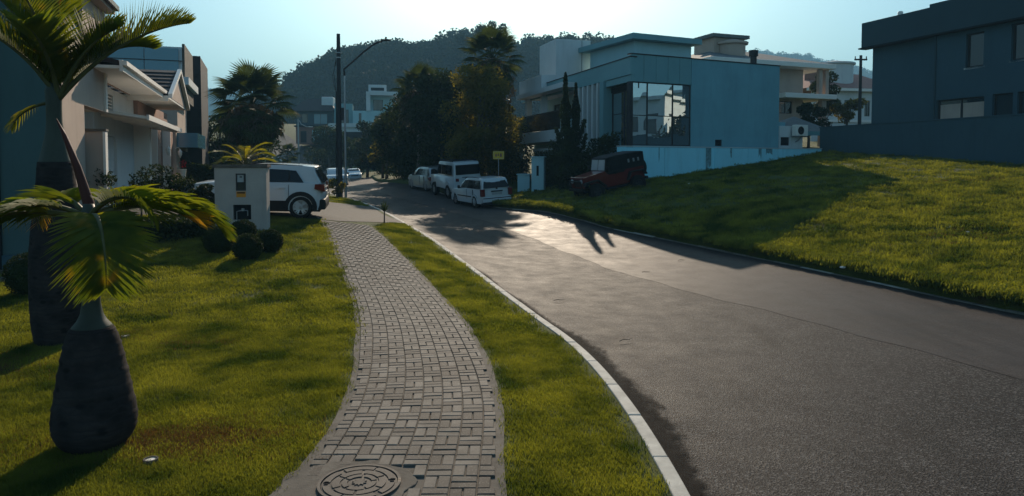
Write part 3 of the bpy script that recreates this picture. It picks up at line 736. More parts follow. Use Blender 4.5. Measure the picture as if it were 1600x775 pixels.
# low rear wing with the air conditioner
pbox(mhz, 'rear_wing_wall', 'wall_blue', FA, 9.42, 10.0, .12, .3, 1.6, 4.65)
mb = MB(); mb.M = FA; mb.wall(9.42, 11.1, 1.6, 4.45, [(9.5, 10.15, 3.42, 3.86)], -.05, .115); mb.build('rear_wing_wall', M['wall_white'], mhz)
window(mhz, FA, 9.5, 10.15, 3.42, 3.86, .02, .04)
# roof slab closes the body
mb = MB(); mb.M = None
C = Vector((0, 0)); A9 = Vector(UA)*9.4; B16 = Vector(UB)*16.0
body = [(0.05, .1), (A9.x-.05, A9.y+.1), (A9.x+B16.x-.05, A9.y+B16.y), (B16.x+.1, B16.y)]
mb.prism(body, 7.3-ZB, 7.45-ZB); mb.build('flat_roof', M['roof_grey'], mhz)
# interior box so that openings read dark
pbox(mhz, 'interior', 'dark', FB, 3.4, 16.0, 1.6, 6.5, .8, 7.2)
# --- facade B (towards the street)
zt = 7.42
mb = MB(); mb.M = FB; mb.box(.0, 16.3, -.05, .15, 6.62, zt); mb.build('fascia', M['metal_panel'], mhz)
pbox(mhz, 'roof_edge', 'dark_metal', FB, -.02, 16.4, -.08, .3, zt+.002, zt+.05)
pbox(mhz, 'fascia', 'metal_panel', FB, .02, 2.9, .0, .3, 6.30, 6.60)
mb = MB(); mb.M = FB; mb.wall(.16, 2.75, 3.3, 6.0, [(.2, 1.4, 3.35, 4.9), (.2, 1.4, 4.93, 5.95), (1.44, 2.7, 3.35, 4.9), (1.44, 2.7, 4.93, 5.95)], .35, .42); g = mb.build('window', M['dark_metal'], mhz)
for a, b, c, d in [(.2, 1.4, 3.35, 4.9), (.2, 1.4, 4.93, 5.95), (1.44, 2.7, 3.35, 4.9), (1.44, 2.7, 4.93, 5.95)]:
    mb = MB(); mb.M = FB; mb.box(a-.01, b+.01, .38, .395, c-.01, d+.01); mb.build('pane', M['glass_mirror'], g)
pbox(mhz, 'recess_shade', 'dark', FB, .15, 2.76, .3, .5, 6.01, 6.28)  # dark box paints in the shade of the recess above the panes
pbox(mhz, 'wall', 'wall_blue', FB, .15, 2.76, .3, .5, 1.0, 3.29)
pbox(mhz, 'portal_frame', 'metal_panel', FB, 2.78, 3.25, -.12, .6, .9, 6.61)
for k in range(5):
    a = 3.55+k*.62
    f = pbox(mhz, 'fin', 'wall_white', FB, a, a+.16, -.10, .45, .9, 6.60, bevel=.01)
    if k < 4: pbox(f, 'fin_sun_glint', 'cream', FB, a+.2, a+.42, .1, .3, 6.05, 6.45)  # pale blocks stand in for sunlight catching between the fin tops
pbox(mhz, 'wall', 'metal_panel', FB, 3.27, 6.7, .5, .65, .9, 6.58)
# balcony zone
pbox(mhz, 'roof_slab', 'wall_white', FB, 6.75, 15.2, -.75, 2.2, 6.72, 7.0)
mb = MB(); mb.M = FB; mb.wall(6.72, 16.2, 4.45, 6.7, [(9.4, 10.9, 5.35, 5.85), (12.4, 13.6, 4.5, 6.3), (14.9, 16.0, 4.5, 6.5)], 1.3, 1.5); mb.build('wall', M['wall_teal'], mhz)
window(mhz, FB, 9.4, 10.9, 5.35, 5.85, 1.38, .05, mull=2)
window(mhz, FB, 12.4, 13.6, 4.5, 6.3, 1.38, .06, mull=2); window(mhz, FB, 14.9, 16.0, 4.5, 6.5, 1.38, .06)
for a in (11.3, 14.3): pbox(mhz, 'balcony_post', 'wall_white', FB, a, a+.35, -.3, .05, 4.42, 6.70)
pbox(mhz, 'balcony_slab', 'wall_white', FB, 6.74, 16.25, -.9, 1.28, 3.75, 4.4)
for k in range(6):
    a = 6.9+k*1.5; g = pbox(mhz, 'glass_railing', 'glass_brown', FB, a, a+1.46, -.86, -.84, 4.42, 5.42)
pbox(mhz, 'handrail', 'dark_metal', FB, 6.8, 15.95, -.88, -.82, 5.425, 5.47)
mb = MB(); mb.M = FB; mb.wall(6.74, 16.25, .5, 3.74, [(7.5, 11.4, .5, 3.0), (12.6, 13.6, .5, 2.8), (14.4, 15.8, 1.4, 2.9)], .9, 1.1); mb.build('wall', M['wall_teal'], mhz)
pbox(mhz, 'garage_door', 'brown_wall', FB, 7.5, 11.4, 1.02, 1.08, .6, 2.99); pbox(mhz, 'door', 'dark', FB, 12.6, 13.6, 1.02, 1.08, .6, 2.79)
window(mhz, FB, 14.4, 15.8, 1.4, 2.9, .98, .06, mull=2)
pbox(mhz, 'canopy', 'wall_white', FB, 7.3, 12.2, -.6, .88, 3.2, 3.42)
pbox(mhz, 'post', 'wall_white', FB, 14.6, 14.95, -.8, -.45, .5, 3.74)
# blocks on the roof
pbox(mhz, 'parapet_block', 'wall_white', FB, 11.2, 15.6, -.4, 1.6, 7.01, 7.95, bevel=.01)
tw = pbox(mhz, 'water_tower', 'wall_white', FB, 14.2, 17.4, 1.7, 4.2, 7.46, 10.75, bevel=.01)
pbox(tw, 'panel_joint', 'dark_metal', FB, 14.185, 14.199, 3.55, 3.575, 7.5, 10.7)
FU = frame((UB[0]*8, UB[1]*8, -ZB), UA)
mb = MB(); mb.M = FU; mb.box(4.7, 9.0, 0, 5, 7.46, 9.86); mb.build('penthouse', M['wall_teal'], mhz)
mb = MB(); mb.M = FU; mb.box(4.15, 9.35, -.6, 5.6, 9.87, 10.2); mb.build('penthouse_roof', M['metal_panel'], mhz)
mb = MB(); mb.M = FA; mb.lathe([(.17, 7.3), (.17, 8.2), (.24, 8.2), (.24, 8.5), (.01, 8.52)], 14, (8.75, 1.2, 0)); mb.build('flue', M['dark_metal'], mhz, smooth=30)

# boundary wall of the plot
bw = thing('boundary_wall', 'low rain stained white boundary wall in front of the mirrored glass house', 'wall', (5.2, 32.4, 1.6))
FW = frame((0, 0, -1.6), UA)
for k in range(5):
    a = -.35+k*2.62; mb = MB(); mb.M = FW; mb.box(a, a+2.60, 0, .16, .9, 3.22+.004*k); mb.build('wall_bay', M['wall_base'], bw, bevel=.004)
pbox(bw, 'coping', 'wall_white', FW, -.37, 12.76, -.02, .18, 3.245, 3.28)
M['mould'] = surf('black_mould_stain', (.13, .24, .26), .95, .4, 8)
for (u_, w_, z_) in ((4.75, .34, 1.35), (8.2, .2, .55), (8.7, .45, .4), (1.9, .05, .9), (6.3, .12, .5)):
    mb = MB(); mb.M = FW; n_ = 7
    ps = [(u_+w_*i/n_, 3.235) for i in range(n_+1)]+[(u_+w_*(n_-i)/n_, 3.22-z_*rnd.uniform(.35, 1)) for i in range(n_+1)]
    mb.prismy(ps, -.003, -.0005); mb.build('mould_stain', M['mould'], bw)
pbox(bw, 'rain_pipe', 'wall_base', FW, 5.3, 5.4, -.05, -.001, 1.6, 3.23)
pbox(bw, 'coping', 'concrete', FW, 8.5, 12.76, .19, .6, 3.2, 3.27)
# air conditioner
ac = thing('air_conditioner', 'white outdoor air conditioner unit on the white wall beside the boundary wall', 'air conditioner', (5.55+.9*10.6+.04, 33+.436*10.6-.2, 0))
FC = frame((0, 0, 0), UA)
pbox(ac, 'casing', 'white', FC, -.42, .42, -.32, -.02, 4.02-.1, 4.62-.12, bevel=.02)
mb = MB(); mb.M = FC
for rr in (.06, .11, .16, .21): 
    mb.tube([(-.1+rr*cos(a*pi/8), -.335, 4.2+rr*sin(a*pi/8)) for a in range(17)], .008, 4)
mb.build('fan_grille', M['dark_metal'], ac)
mb = MB(); mb.M = FC @ Matrix.Translation((-.1, -.322, 4.2)) @ Matrix.Rotation(pi/2, 4, 'X'); mb.lathe([(.215, -.003), (.215, .003)], 24); mb.build('fan_opening', M['dark'], ac)
for x in (-.3, .3): pbox(ac, 'bracket', 'grey_metal', FC, x-.02, x+.02, -.36, .1, 3.86, 3.915)
mb = MB(); mb.M = FC; mb.tube([(.2, -.1, 3.9), (.15, .06, 3.7), (-.05, .07, 3.62)], .03, 6); mb.build('pipe', M['grey_metal'], ac)

# totem meter pillars near the jeep
def totem(px, Yd, w, ztop, name, lab, door=True):
    p = W(px, 280, Yd); zb = G(p.x, p.y)-.1
    t = thing(name, lab, 'pillar', (p.x, p.y, zb), -.25)
    pbox(t, 'body', 'wall_teal', None, -w/2, w/2, 0, .4, 0, ztop-zb, bevel=.01)
    pbox(t, 'cap', 'wall_teal', None, -w/2-.05, w/2+.05, -.05, .45, ztop-zb+.001, ztop-zb+.06, bevel=.01)
    if door:
        pbox(t, 'meter_window', 'dark', None, -.06, .06, -.012, .02, (ztop-zb)*.55, (ztop-zb)*.8)
        pbox(t, 'service_hatch', 'dark', None, -.2, -.02, -.012, .02, .15, .45)
totem(840, 37, .66, 2.78, 'meter_pillar', 'tall pale meter pillar standing between the hedge and the low pillar across the road')
totem(818, 38.5, .68, 1.85, 'low_pillar', 'shorter pale pillar just behind the white station wagon', False)

# ---------------- hip roofed house behind
def house_frame(px, Yd, u, zb): 
    p = W(px, 257, Yd); return (p.x, p.y, zb), frame((0, 0, -zb), u)
loc, FH = house_frame(1104, 50, (.93, .36), 3)
hh = thing('hip_roof_house', 'cream house with wide eaves and a roof turret rising behind the modern house', 'house', loc)
def hip(mb, x0, x1, y0, y1, z0, z1, inset=None):
    i = inset if inset is not None else (y1-y0)/2
    return mb.add([(x0,y0,z0),(x1,y0,z0),(x1,y1,z0),(x0,y1,z0),(x0+i,(y0+y1)/2,z1),(x1-i,(y0+y1)/2,z1)], [(3,2,1,0),(0,1,5,4),(1,2,5),(2,3,4,5),(3,0,4)])
mb = MB(); mb.M = FH; mb.wall(.6, 8.6, 2.5, 9.5, [(1.5, 2.6, 8.3, 9.2), (6.4, 7.6, 6.2, 7.1)], 0, .25); mb.build('wall', M['cream'], hh)
pbox(hh, 'wall', 'cream', FH, 8.35, 8.6, .26, 8, 2.5, 9.5)
window(hh, FH, 1.5, 2.6, 8.3, 9.2, .08, .06, mull=2); window(hh, FH, 6.4, 7.6, 6.2, 7.1, .08, .06, mull=2)
mb = MB(); mb.M = FH
for k in range(14): mb.box(.62, 6.2, -.02, -.001, 5+k*.32, 5.29+k*.32)
tag(mb.build('siding', M['cream'], hh), kind='stuff')
pbox(hh, 'eave', 'white', FH, -.6, 10.6, -1.2, 9, 9.5, 9.85, bevel=.03)
mb = MB(); mb.M = FH; hip(mb, -.55, 10.5, -1.1, 8.9, 9.86, 11.3, 3.5); mb.build('roof', M['roof_grey'], hh)
pbox(hh, 'balcony_slab', 'white', FH, 5.8, 10.6, -1.3, 4, 7.25, 7.6, bevel=.03)
for x in (9.4, 10.0): pbox(hh, 'column', 'cream', FH, x, x+.3, -.8, -.5, 7.61, 9.49)
pbox(hh, 'column', 'cream', FH, 9.7, 10.1, -.8, -.4, 2.5, 7.24)
mb = MB(); mb.M = FH; mb.box(1.7, 4.4, 1.6, 4, 10.0, 11.75); mb.build('turret', M['cream'], hh)
mb = MB(); mb.M = FH; mb.box(1.4, 4.7, 1.3, 4.3, 11.76, 12.0); mb.build('turret_roof', M['roof_grey'], hh)
mb = MB(); mb.M = FH; mb.lathe([(1.0, 10.0), (1.0, 11.2), (1.2, 11.25), (1.2, 11.4), (.1, 11.7)], 16, (3.2, 1.5, 0)); mb.build('round_bay', M['cream'], hh, smooth=30)
# carport
p = W(1215, 257, 41)
cp = thing('carport', 'low hipped grey carport roof between the modern house and the slate coloured wall', 'carport', (p.x, p.y, 2.6))
FP = frame((0, 0, -2.6), (.98, .2))
mb = MB(); mb.M = FP; mb.add([(-.2, 0, 4.4), (3.9, 0, 4.3), (3.9, 4, 4.3), (-.2, 4, 4.4), (2.2, 1.8, 5.35)], [(3, 2, 1, 0), (0, 1, 4), (1, 2, 4), (2, 3, 4), (3, 0, 4)]); mb.build('roof', M['roof_grey'], cp)
pbox(cp, 'fascia', 'metal_panel', FP, -.2, 3.9, -.06, -.01, 4.12, 4.36)
for x in (.1, 3.5): pbox(cp, 'post', 'white', FP, x, x+.18, .1, .28, 2.4, 4.3)
pbox(cp, 'back_wall', 'brown_wall', FP, 0, 3.7, 3.6, 3.8, 2.4, 4.25)

# ---------------- pink roofed house with round turret far right
loc, FQ = house_frame(1268, 66, (.97, .22), 4)
ph = thing('turret_house', 'pale house with faded clay roof and round turret seen left of the slate coloured house', 'house', loc)
mb = MB(); mb.M = FQ; mb.wall(0, 9, 3, 9.3, [(1.2, 2.0, 7.0, 8.5), (3.4, 4.2, 7.0, 8.5), (5.6, 6.2, 7.0, 8.5), (1.2, 2.2, 4.6, 6), (3.6, 4.8, 4.6, 6)], 0, .25); mb.build('wall', M['wall_white'], ph)
for h in [(1.2, 2.0, 7.0, 8.5), (3.4, 4.2, 7.0, 8.5), (5.6, 6.2, 7.0, 8.5), (1.2, 2.2, 4.6, 6), (3.6, 4.8, 4.6, 6)]: window(ph, FQ, *h, .08, .05, mull=2)
pbox(ph, 'cornice', 'white', FQ, -.6, 9.4, -.6, .1, 9.3, 9.55); pbox(ph, 'string_course', 'white', FQ, -.05, 9, -.15, -.001, 6.4, 6.62)
mb = MB(); mb.M = FQ; hip(mb, -.6, 9.6, -.6, 7, 9.56, 11.4, 2.2); mb.build('roof', M['roof_red'], ph)
mb = MB(); mb.M = FQ; mb.lathe([(1.7, 9.6), (1.7, 12.0), (1.9, 12.05), (1.9, 12.2), (.2, 12.5)], 20, (3.9, 2.2, 0)); mb.build('turret', M['wall_white'], ph, smooth=30)
mb = MB(); mb.M = FQ; mb.box(.5, 1.3, 1.2, 2.0, 9.7, 11.2); mb.build('chimney', M['brown_wall'], ph)
mb = MB(); mb.M = FQ; mb.box(2.4, 5.8, -1.2, -.9, 3, 5.4); mb.build('porch_wall', M['concrete'], ph)

# ---------------- slate coloured house on the right
sh = thing('slate_house', 'large slate blue two storey house with flat parapet behind the high wall', 'house', (20, 40, 3))
FS = frame((0, 0, -3), (.335, -.942), (.942, .335))
hol = [(5.95, 6.85, 7.1, 8.72), (8.15, 9.6, 7.15, 8.80), (4.45, 6.95, 4.4, 5.66), (7.35, 8.3, 4.3, 5.70), (8.5, 9.8, 4.3, 5.70)]
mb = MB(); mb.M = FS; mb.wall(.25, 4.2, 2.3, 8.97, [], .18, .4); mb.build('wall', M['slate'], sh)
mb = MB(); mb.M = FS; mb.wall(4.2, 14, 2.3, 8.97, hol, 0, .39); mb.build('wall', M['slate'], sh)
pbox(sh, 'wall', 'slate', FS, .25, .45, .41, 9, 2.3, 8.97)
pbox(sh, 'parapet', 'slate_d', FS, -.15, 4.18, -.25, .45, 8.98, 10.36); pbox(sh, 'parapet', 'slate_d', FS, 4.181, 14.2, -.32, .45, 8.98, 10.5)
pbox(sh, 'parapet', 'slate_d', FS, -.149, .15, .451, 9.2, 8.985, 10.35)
pbox(sh, 'flat_roof', 'roof_grey', FS, 0, 14, .45, 9, 8.99, 9.2); pbox(sh, 'underside_shade', 'dark', FS, -.25, 14.2, -.38, .2, 8.90, 8.975)  # last box is a dark strip painting the shade under the parapet overhang
mb = MB(); mb.M = FS; mb.lathe([(.12, 10.3), (.14, 10.6), (.10, 10.66)], 10, (1.9, .3, 0)); mb.build('roof_vent', M['white'], sh, smooth=30)
for i, h in enumerate(hol):
    f = window(sh, FS, *h, .14, .07, mull=1 if i in (0, 3) else 2, sill=i < 2)
    if i == 2: 
        for (a, b) in ((4.56, 5.64), (5.78, 6.86)): pbox(f, 'blind', 'cream', FS, a, b, .150, .160, 4.45, 5.42)
pbox(sh, 'downpipe', 'slate_d', FS, 4.3, 4.38, -.06, -.001, 2.3, 8.9)
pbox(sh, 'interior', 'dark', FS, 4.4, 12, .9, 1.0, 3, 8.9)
sw = thing('slate_wall', 'high slate blue boundary wall along the right side of the vacant plot', 'wall', (17.05, 39.1, 2.5))
FZ = frame((0, 0, -2.5), (.335, -.942), (.942, .335))
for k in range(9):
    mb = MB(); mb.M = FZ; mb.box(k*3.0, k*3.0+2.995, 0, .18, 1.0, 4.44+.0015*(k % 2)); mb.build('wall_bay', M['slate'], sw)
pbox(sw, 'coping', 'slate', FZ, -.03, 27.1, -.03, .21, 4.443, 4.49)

# ---------------- houses on the left (street frontage frame)
O1 = (-9.75, 15.0); UL = (-.33, .944)
def FLz(zb): return frame((0, 0, -zb), UL, (.944, .33))   # y axis points to the street
l1 = thing('cream_house', 'two storey cream house with shade toned gable end behind the bottle palms on the left', 'house', (O1[0], O1[1], .2))
F1 = FLz(.2)
mb = MB(); mb.M = F1; mb.wall(0, 5.4, 3.9, 6.7, [(1.3, 2.85, 5.4, 6.55)], -.25, 0); mb.build('street_wall', M['cream'], l1); pbox(l1, 'street_wall', 'cream', F1, 0, 2.8, -.25, -.001, -.5, 3.899); pbox(l1, 'recess_wall', 'pinkish', F1, 2.81, 6.3, -1.4, -1.2, -.4, 3.9); pbox(l1, 'recess_ceiling', 'white', F1, 2.81, 5.4, -1.2, -.25, 3.9, 4.0); pbox(l1, 'pilaster', 'white', F1, 4.2, 4.5, -1.19, -.8, -.3, 3.89)
window(l1, F1, 1.3, 2.85, 5.4, 6.55, -.14, .06, 'glass_blue', mull=2)
pbox(l1, 'corner_trim', 'white', F1, .0, .2, .001, .05, .0, 6.68); pbox(l1, 'corner_trim', 'white', F1, 5.15, 5.38, .001, .05, 3.9, 6.68)
pbox(l1, 'end_wall', 'end_shade', F1, -.25, -.001, -7, .02, -.4, 6.7)
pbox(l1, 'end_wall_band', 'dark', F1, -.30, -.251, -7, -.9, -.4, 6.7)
pbox(l1, 'roof_slab', 'cream', F1, -.5, 5.6, -7.2, .25, 6.705, 6.95); pbox(l1, 'gutter', 'dark_metal', F1, -.5, 5.6, .255, .36, 6.8, 6.93)
for k in range(2): pbox(l1, 'door_step', 'slate', F1, -.9+.3*k, -.26, -5, -1.0, -.3, .15+.15*k)
pbox(l1, 'plinth', 'slate', F1, -.34, -.252, -.89, .03, -.4, .55)
# white porch house
l2 = thing('porch_house', 'white and terracotta single storey house front with gabled porch roof and two white canopies', 'house', (O1[0], O1[1], .9))
F2 = FLz(.9)
pbox(l2, 'side_wall', 'cream', F2, 3.1, 3.3, -.45, .34, -.2, 3.27, bevel=.01); pbox(l2, 'side_wall_cap', 'concrete', F2, 3.05, 3.36, -.5, .42, 3.271, 3.33)
pbox(l2, 'sunlit_edge', 'white', F2, 3.06, 3.34, .341, .40, -.2, 3.26)  # white strip paints the sun on this wall's edge
mb = MB(); mb.M = F2; mb.wall(6.25, 13.0, .2, 4.9, [(6.7, 9.6, .2, 3.35), (6.7, 9.2, 4.02, 4.7)], -.7, -.5); mb.build('front_wall', M['wall_white'], l2)
g = pbox(l2, 'garage_door', 'wall_white', F2, 6.7, 9.6, -.64, -.60, .6, 3.34)
for k in range(7): pbox(g, 'door_panel', 'wall_white', F2, 6.72, 9.58, -.599, -.58, .65+k*.385, 1.0+k*.385, bevel=.008)
lf = pbox(l2, 'louvre_window', 'glass_blue', F2, 6.7, 9.2, -.66, -.64, 4.02, 4.7)
for k in range(6): pbox(lf, 'slat', 'white', F2, 6.7, 9.2, -.62, -.54, 4.06+k*.11, 4.085+k*.11)
pbox(l2, 'corner_column', 'white', F2, 12.9, 13.3, -.5, .05, .3, 3.95)
mb = MB(); mb.M = F2; mb.wall(13.3, 22, .3, 4.95, [(13.6, 15.6, .3, 3.3), (18.2, 19.8, .3, 3.3)], -.6, -.4); mb.build('front_wall', M['pinkish'], l2)
for a, b in ((13.6, 15.6), (18.2, 19.8)):
    d = pbox(l2, 'door', 'brown_wall', F2, a, b, -.52, -.47, .6, 3.29)
    pbox(d, 'handle', 'grey_metal', F2, a+.15, a+.2, -.465, -.40, 1.9, 2.2)
for a in (15.9, 20.2): pbox(l2, 'column', 'pinkish', F2, a, a+1.2, -.39, -.1, .3, 4.2)
for a in (15.8, 20.1): pbox(l2, 'column_sunlit_edge', 'white', F2, a-.1, a-.001, -.39, -.05, .3, 4.2)  # white strips imitate sunlight along the column edges
pbox(l2, 'end_wall', 'cream', F2, 22.0, 26.6, -1.5, -.02, .3, 4.4)
pbox(l2, 'end_wall_sunlit_edge', 'white', F2, 26.6, 26.7, -1.4, .0, .3, 4.35)  # sunlit end of the wall painted as a white strip
# lower canopy sloping up to the wall
mb = MB(); mb.M = F2; mb.prismx([(-.5, 4.0), (.93, 3.78), (.93, 3.86), (-.5, 4.08)], 6.1, 14.6); mb.build('canopy', M['white'], l2)
mb = MB(); mb.M = F2; mb.box(6.05, 14.65, .931, 1.0, 3.74, 3.9); mb.build('canopy_edge', M['white'], l2)
for k in range(5):
    mb = MB(); mb.M = F2; a = 7.2+k*1.7; mb.prismx([(-.49, 3.9), (.9, 3.70), (.9, 3.77), (-.49, 3.99)], a, a+.06); mb.build('canopy_bracket', M['white'], l2)
# upper eave with gutter
pbox(l2, 'eave_soffit', 'white', F2, 3.9, 12.0, -.5, .62, 4.98, 5.06); pbox(l2, 'eave_fascia', 'white', F2, 3.85, 12.05, .621, .70, 4.9, 5.2)
pbox(l2, 'gutter', 'white', F2, 3.85, 12.05, .701, .80, 5.06, 5.18)
mb = MB(); mb.M = F2; mb.prismx([(-.5, 4.99), (-.4, 4.95), (-.4, 5.6), (-.5, 5.6)], 3.9, 12); mb.build('eave_beam', M['pinkish'], l2)
mb = MB(); mb.M = F2; mb.add([(3.9, .6, 5.07), (12, .6, 5.07), (12, -3.5, 5.9), (3.9, -3.5, 5.9), (3.9, .6, 5.2), (12, .6, 5.2), (12, -3.5, 6.05), (3.9, -3.5, 6.05)], [(0,1,2,3),(4,5,6,7),(0,1,5,4),(1,2,6,5),(2,3,7,6),(3,0,4,7)]); mb.build('lean_to_roof', M['roof_dark'], l2)
# gabled porch roof: ridge across, gable to the street, courses of tiles
ua, ub, uc, ze, zr = 12.0, 15.0, 18.0, 4.98, 6.1
mb = MB(); mb.M = F2; mb.add([(ua, .85, ze), (ub, .85, zr), (uc, .85, ze), (ua, .70, ze), (ub, .70, zr), (uc, .70, ze)], [(0, 1, 2), (5, 4, 3), (0, 2, 5, 3), (0, 3, 4, 1), (1, 4, 5, 2)]); mb.build('gable_wall', M['cream'], l2)
for (a0, z0, a1, z1) in ((ua-.25, ze-.08, ub, zr+.12), (ub, zr+.12, uc+.25, ze-.08)):
    mb = MB(); mb.M = F2; mb.prismy([(a0, z0), (a1, z1), (a1, z1+.16), (a0, z0+.16)], .86, 1.0); mb.build('rake_board', M['white'], l2)
    mb = MB(); mb.M = F2; n_ = 7
    for k in range(n_):
        f0, f1 = k/n_, (k+1)/n_
        if a0 < a1 and z0 > z1: pass
        x0, zz0, x1, zz1 = a0+(a1-a0)*f0, z0+(z1-z0)*f0, a0+(a1-a0)*f1, z0+(z1-z0)*f1
        up = z1 > z0
        mb2 = MB(); mb2.M = F2
        t0 = .12 if up else .07; t1 = .07 if up else .12
        mb2.prismy([(x0, zz0+.02), (x1, zz1+.02), (x1, zz1+t1+.02), (x0, zz0+t0+.02)], -5.5, .855); mb2.build('tile_course', M['roof_dark'], l2)
pbox(l2, 'eave_fascia', 'white', F2, 11.7, 11.76, -4, .86, 4.78, 4.98)
pbox(l2, 'eave_soffit', 'white', F2, 11.77, 18.2, -.6, .84, 4.90, 4.97)
for (a, w_, z_) in ((16.4, .0, 3.0), (20.9, .0, 2.95)):
    t = thing('wall_lantern', 'white wall lantern on the ' + ('nearer' if a < 18 else 'farther') + ' pink beige column of the porch house', 'lantern', (O1[0]+UL[0]*a+.944*.06, O1[1]+UL[1]*a+.33*.06, z_))
    mb = MB(); mb.tube([(0, 0, .25), (.12, .04, .32), (.2, .07, .22)], .015, 6); mb.build('arm', M['white'], t)
    mb = MB(); mb.lathe([(.02, -.2), (.09, -.05), (.11, .1), (.03, .2), (.01, .24)], 8, (.2, .07, 0)); mb.build('shade', M['white'], t)
fp_ = Vector((O1[0]+UL[0]*21.3+.944*.3, O1[1]+UL[1]*21.3+.33*.3, 0)); zf = G(fp_.x, fp_.y)
t = thing('flower_pot', 'small white pot of red flowers by the farther column of the porch house', 'plant pot', (fp_.x, fp_.y, zf))
mb = MB(); mb.lathe([(.16, 0), (.13, .5), (.20, 1.1), (.22, 1.15)], 12); mb.build('pot', M['white'], t, smooth=30)
mb = MB()
for k in range(40):
    a = rnd.uniform(0, 6.3); r = rnd.uniform(0, .2); z_ = 1.2+rnd.uniform(0, .35); s_ = .05
    mb.add([(r*cos(a), r*sin(a), z_), (r*cos(a)+s_, r*sin(a), z_+s_), (r*cos(a), r*sin(a)+s_, z_+s_*1.5)], [(0, 1, 2)])
M['red_flower'] = surf('red_petals', (.5, .02, .02), .6, .2, 9); mb.build('flowers', M['red_flower'], t, recalc=False)
# blue balcony house
l3 = thing('balcony_house', 'taller house with frosted blue balcony front rising behind the porch house', 'house', (-17.0, 36.5, .45))
F3 = frame((0, 0, -.9), UL, (.944, .33))
pbox(l3, 'upper_wall', 'wall_white', F3, 0.02, 5, -5, .0, 7.35, 8.9)
for k in range(3): pbox(l3, 'balcony_glass', 'glass_blue', F3, -.10, -.03, -4.9+k*1.6, -3.34+k*1.6, 7.5, 8.15); pbox(l3, 'balcony_glass', 'glass_blue', F3, -.10, -.03, -4.9+k*1.6, -3.34+k*1.6, 8.2, 8.8)
pbox(l3, 'balcony_frame', 'dark_metal', F3, -.12, -.02, -5, .02, 8.155, 8.195)
pbox(l3, 'floor_slab', 'wall_white', F3, -.4, 5, -5.2, .35, 6.95, 7.34); pbox(l3, 'perforated_screen', 'concrete', F3, .2, 4.6, .001, .12, 6.2, 9.1)
pbox(l3, 'wall', 'cream', F3, .4, 5, -5, -.3, .5, 6.94)
pbox(l3, 'street_glass', 'glass_dark', F3, 1.0, 4.6, -.29, -.22, .9, 3.6); pbox(l3, 'glass_canopy', 'glass_blue', F3, -.2, 4.8, -.28, .7, 3.75, 4.5)
# black clad block
bb = thing('black_block', 'tall black stone clad wall block standing left of the fan palm', 'building', (-19.6, 42.3, .9))
FBk = frame((0, 0, -.9), UL, (.944, .33))
for j in range(8):
    for k in range(2):
        pbox(bb, 'cladding_panel', 'black_clad', FBk, -.06, -.005, -.35+k*.9-.5, .54+k*.9-.5, .6+j*1.04, 1.63+j*1.04)
pbox(bb, 'core', 'black_clad', FBk, 0, 6, -2.8, .9, .5, 8.92)
# pebble bed and retaining kerb by the cream house
bed = MB()
for k in range(420):
    x, y = rnd.uniform(-11.6, -8.9), rnd.uniform(13.3, 14.4); r = rnd.uniform(.03, .07); z = G(x, y)+LAWN+.01
    bed.add([(x-r, y-r*.8, z), (x+r, y-r*.6, z), (x+r*.7, y+r, z), (x-r*.8, y+r*.7, z), (x, y, z+r*.9)], [(0, 1, 4), (1, 2, 4), (2, 3, 4), (3, 0, 4), (3, 2, 1, 0)])
tag(bed.build('pebble_bed', M['concrete'], None, recalc=False), kind='stuff')

M['plaster'] = surf('warm_grey_plaster', (.40, .36, .32), .85, .08, 2, .002, 60, dirt=.3)
# ---------------- meter pillar on the left lawn
p = W(376, 300, 18.6); zb = G(p.x, p.y)+LAWN-.02
mp = thing('meter_pillar', 'white plastered meter pillar with orange sticker and dark recess on the left lawn', 'pillar', (p.x, p.y, zb), .12)
mb = MB(); mb.wall(-.66, .66, 0, 1.68, [(-.11, .13, 1.08, 1.52), (-.20, .26, .30, .70)], 0, .12); mb.build('front_wall', M['plaster'], mp)
pbox(mp, 'core', 'plaster', None, -.66, .66, .121, .38, 0, 1.68); pbox(mp, 'cap', 'concrete', None, -.70, .70, -.04, .42, 1.681, 1.76, bevel=.008)
mb = MB(); mb.wall(-.115, .135, 1.075, 1.525, [(-.085, .105, 1.30, 1.495), (-.085, .105, 1.105, 1.28)], -.012, .03); mf = mb.build('meter_box', M['dark_metal'], mp)
pbox(mf, 'dial_window', 'lamp_clear', None, -.086, .08, .012, .02, 1.30, 1.496); pbox(mf, 'dial', 'dark', None, -.02, .04, .004, .011, 1.42, 1.45)
pbox(mf, 'lower_window', 'glass_dark', None, -.086, .106, .012, .02, 1.104, 1.281)
st = pbox(mp, 'warning_sticker', 'orange', None, -.11, .13, -.004, -.0005, .90, 1.05); pbox(st, 'warning_text', 'dark', None, -.09, .11, -.0065, -.0045, 1.0, 1.035)
pbox(mp, 'recess_back', 'dark', None, -.21, .27, .10, .118, .29, .71)
mb = MB(); mb.tube([(-.12, .05, .31), (-.12, .05, .52), (-.02, .05, .54), (.06, .05, .55), (.16, .05, .54), (.16, .05, .40)], .013, 8); mb.build('water_pipe', M['grey_metal'], mp)
mb = MB(); mb.lathe([(.045, -.03), (.045, .04), (.02, .05)], 12, (.04, .05, .56)); mb.build('water_meter', M['grey_metal'], mp, smooth=30)

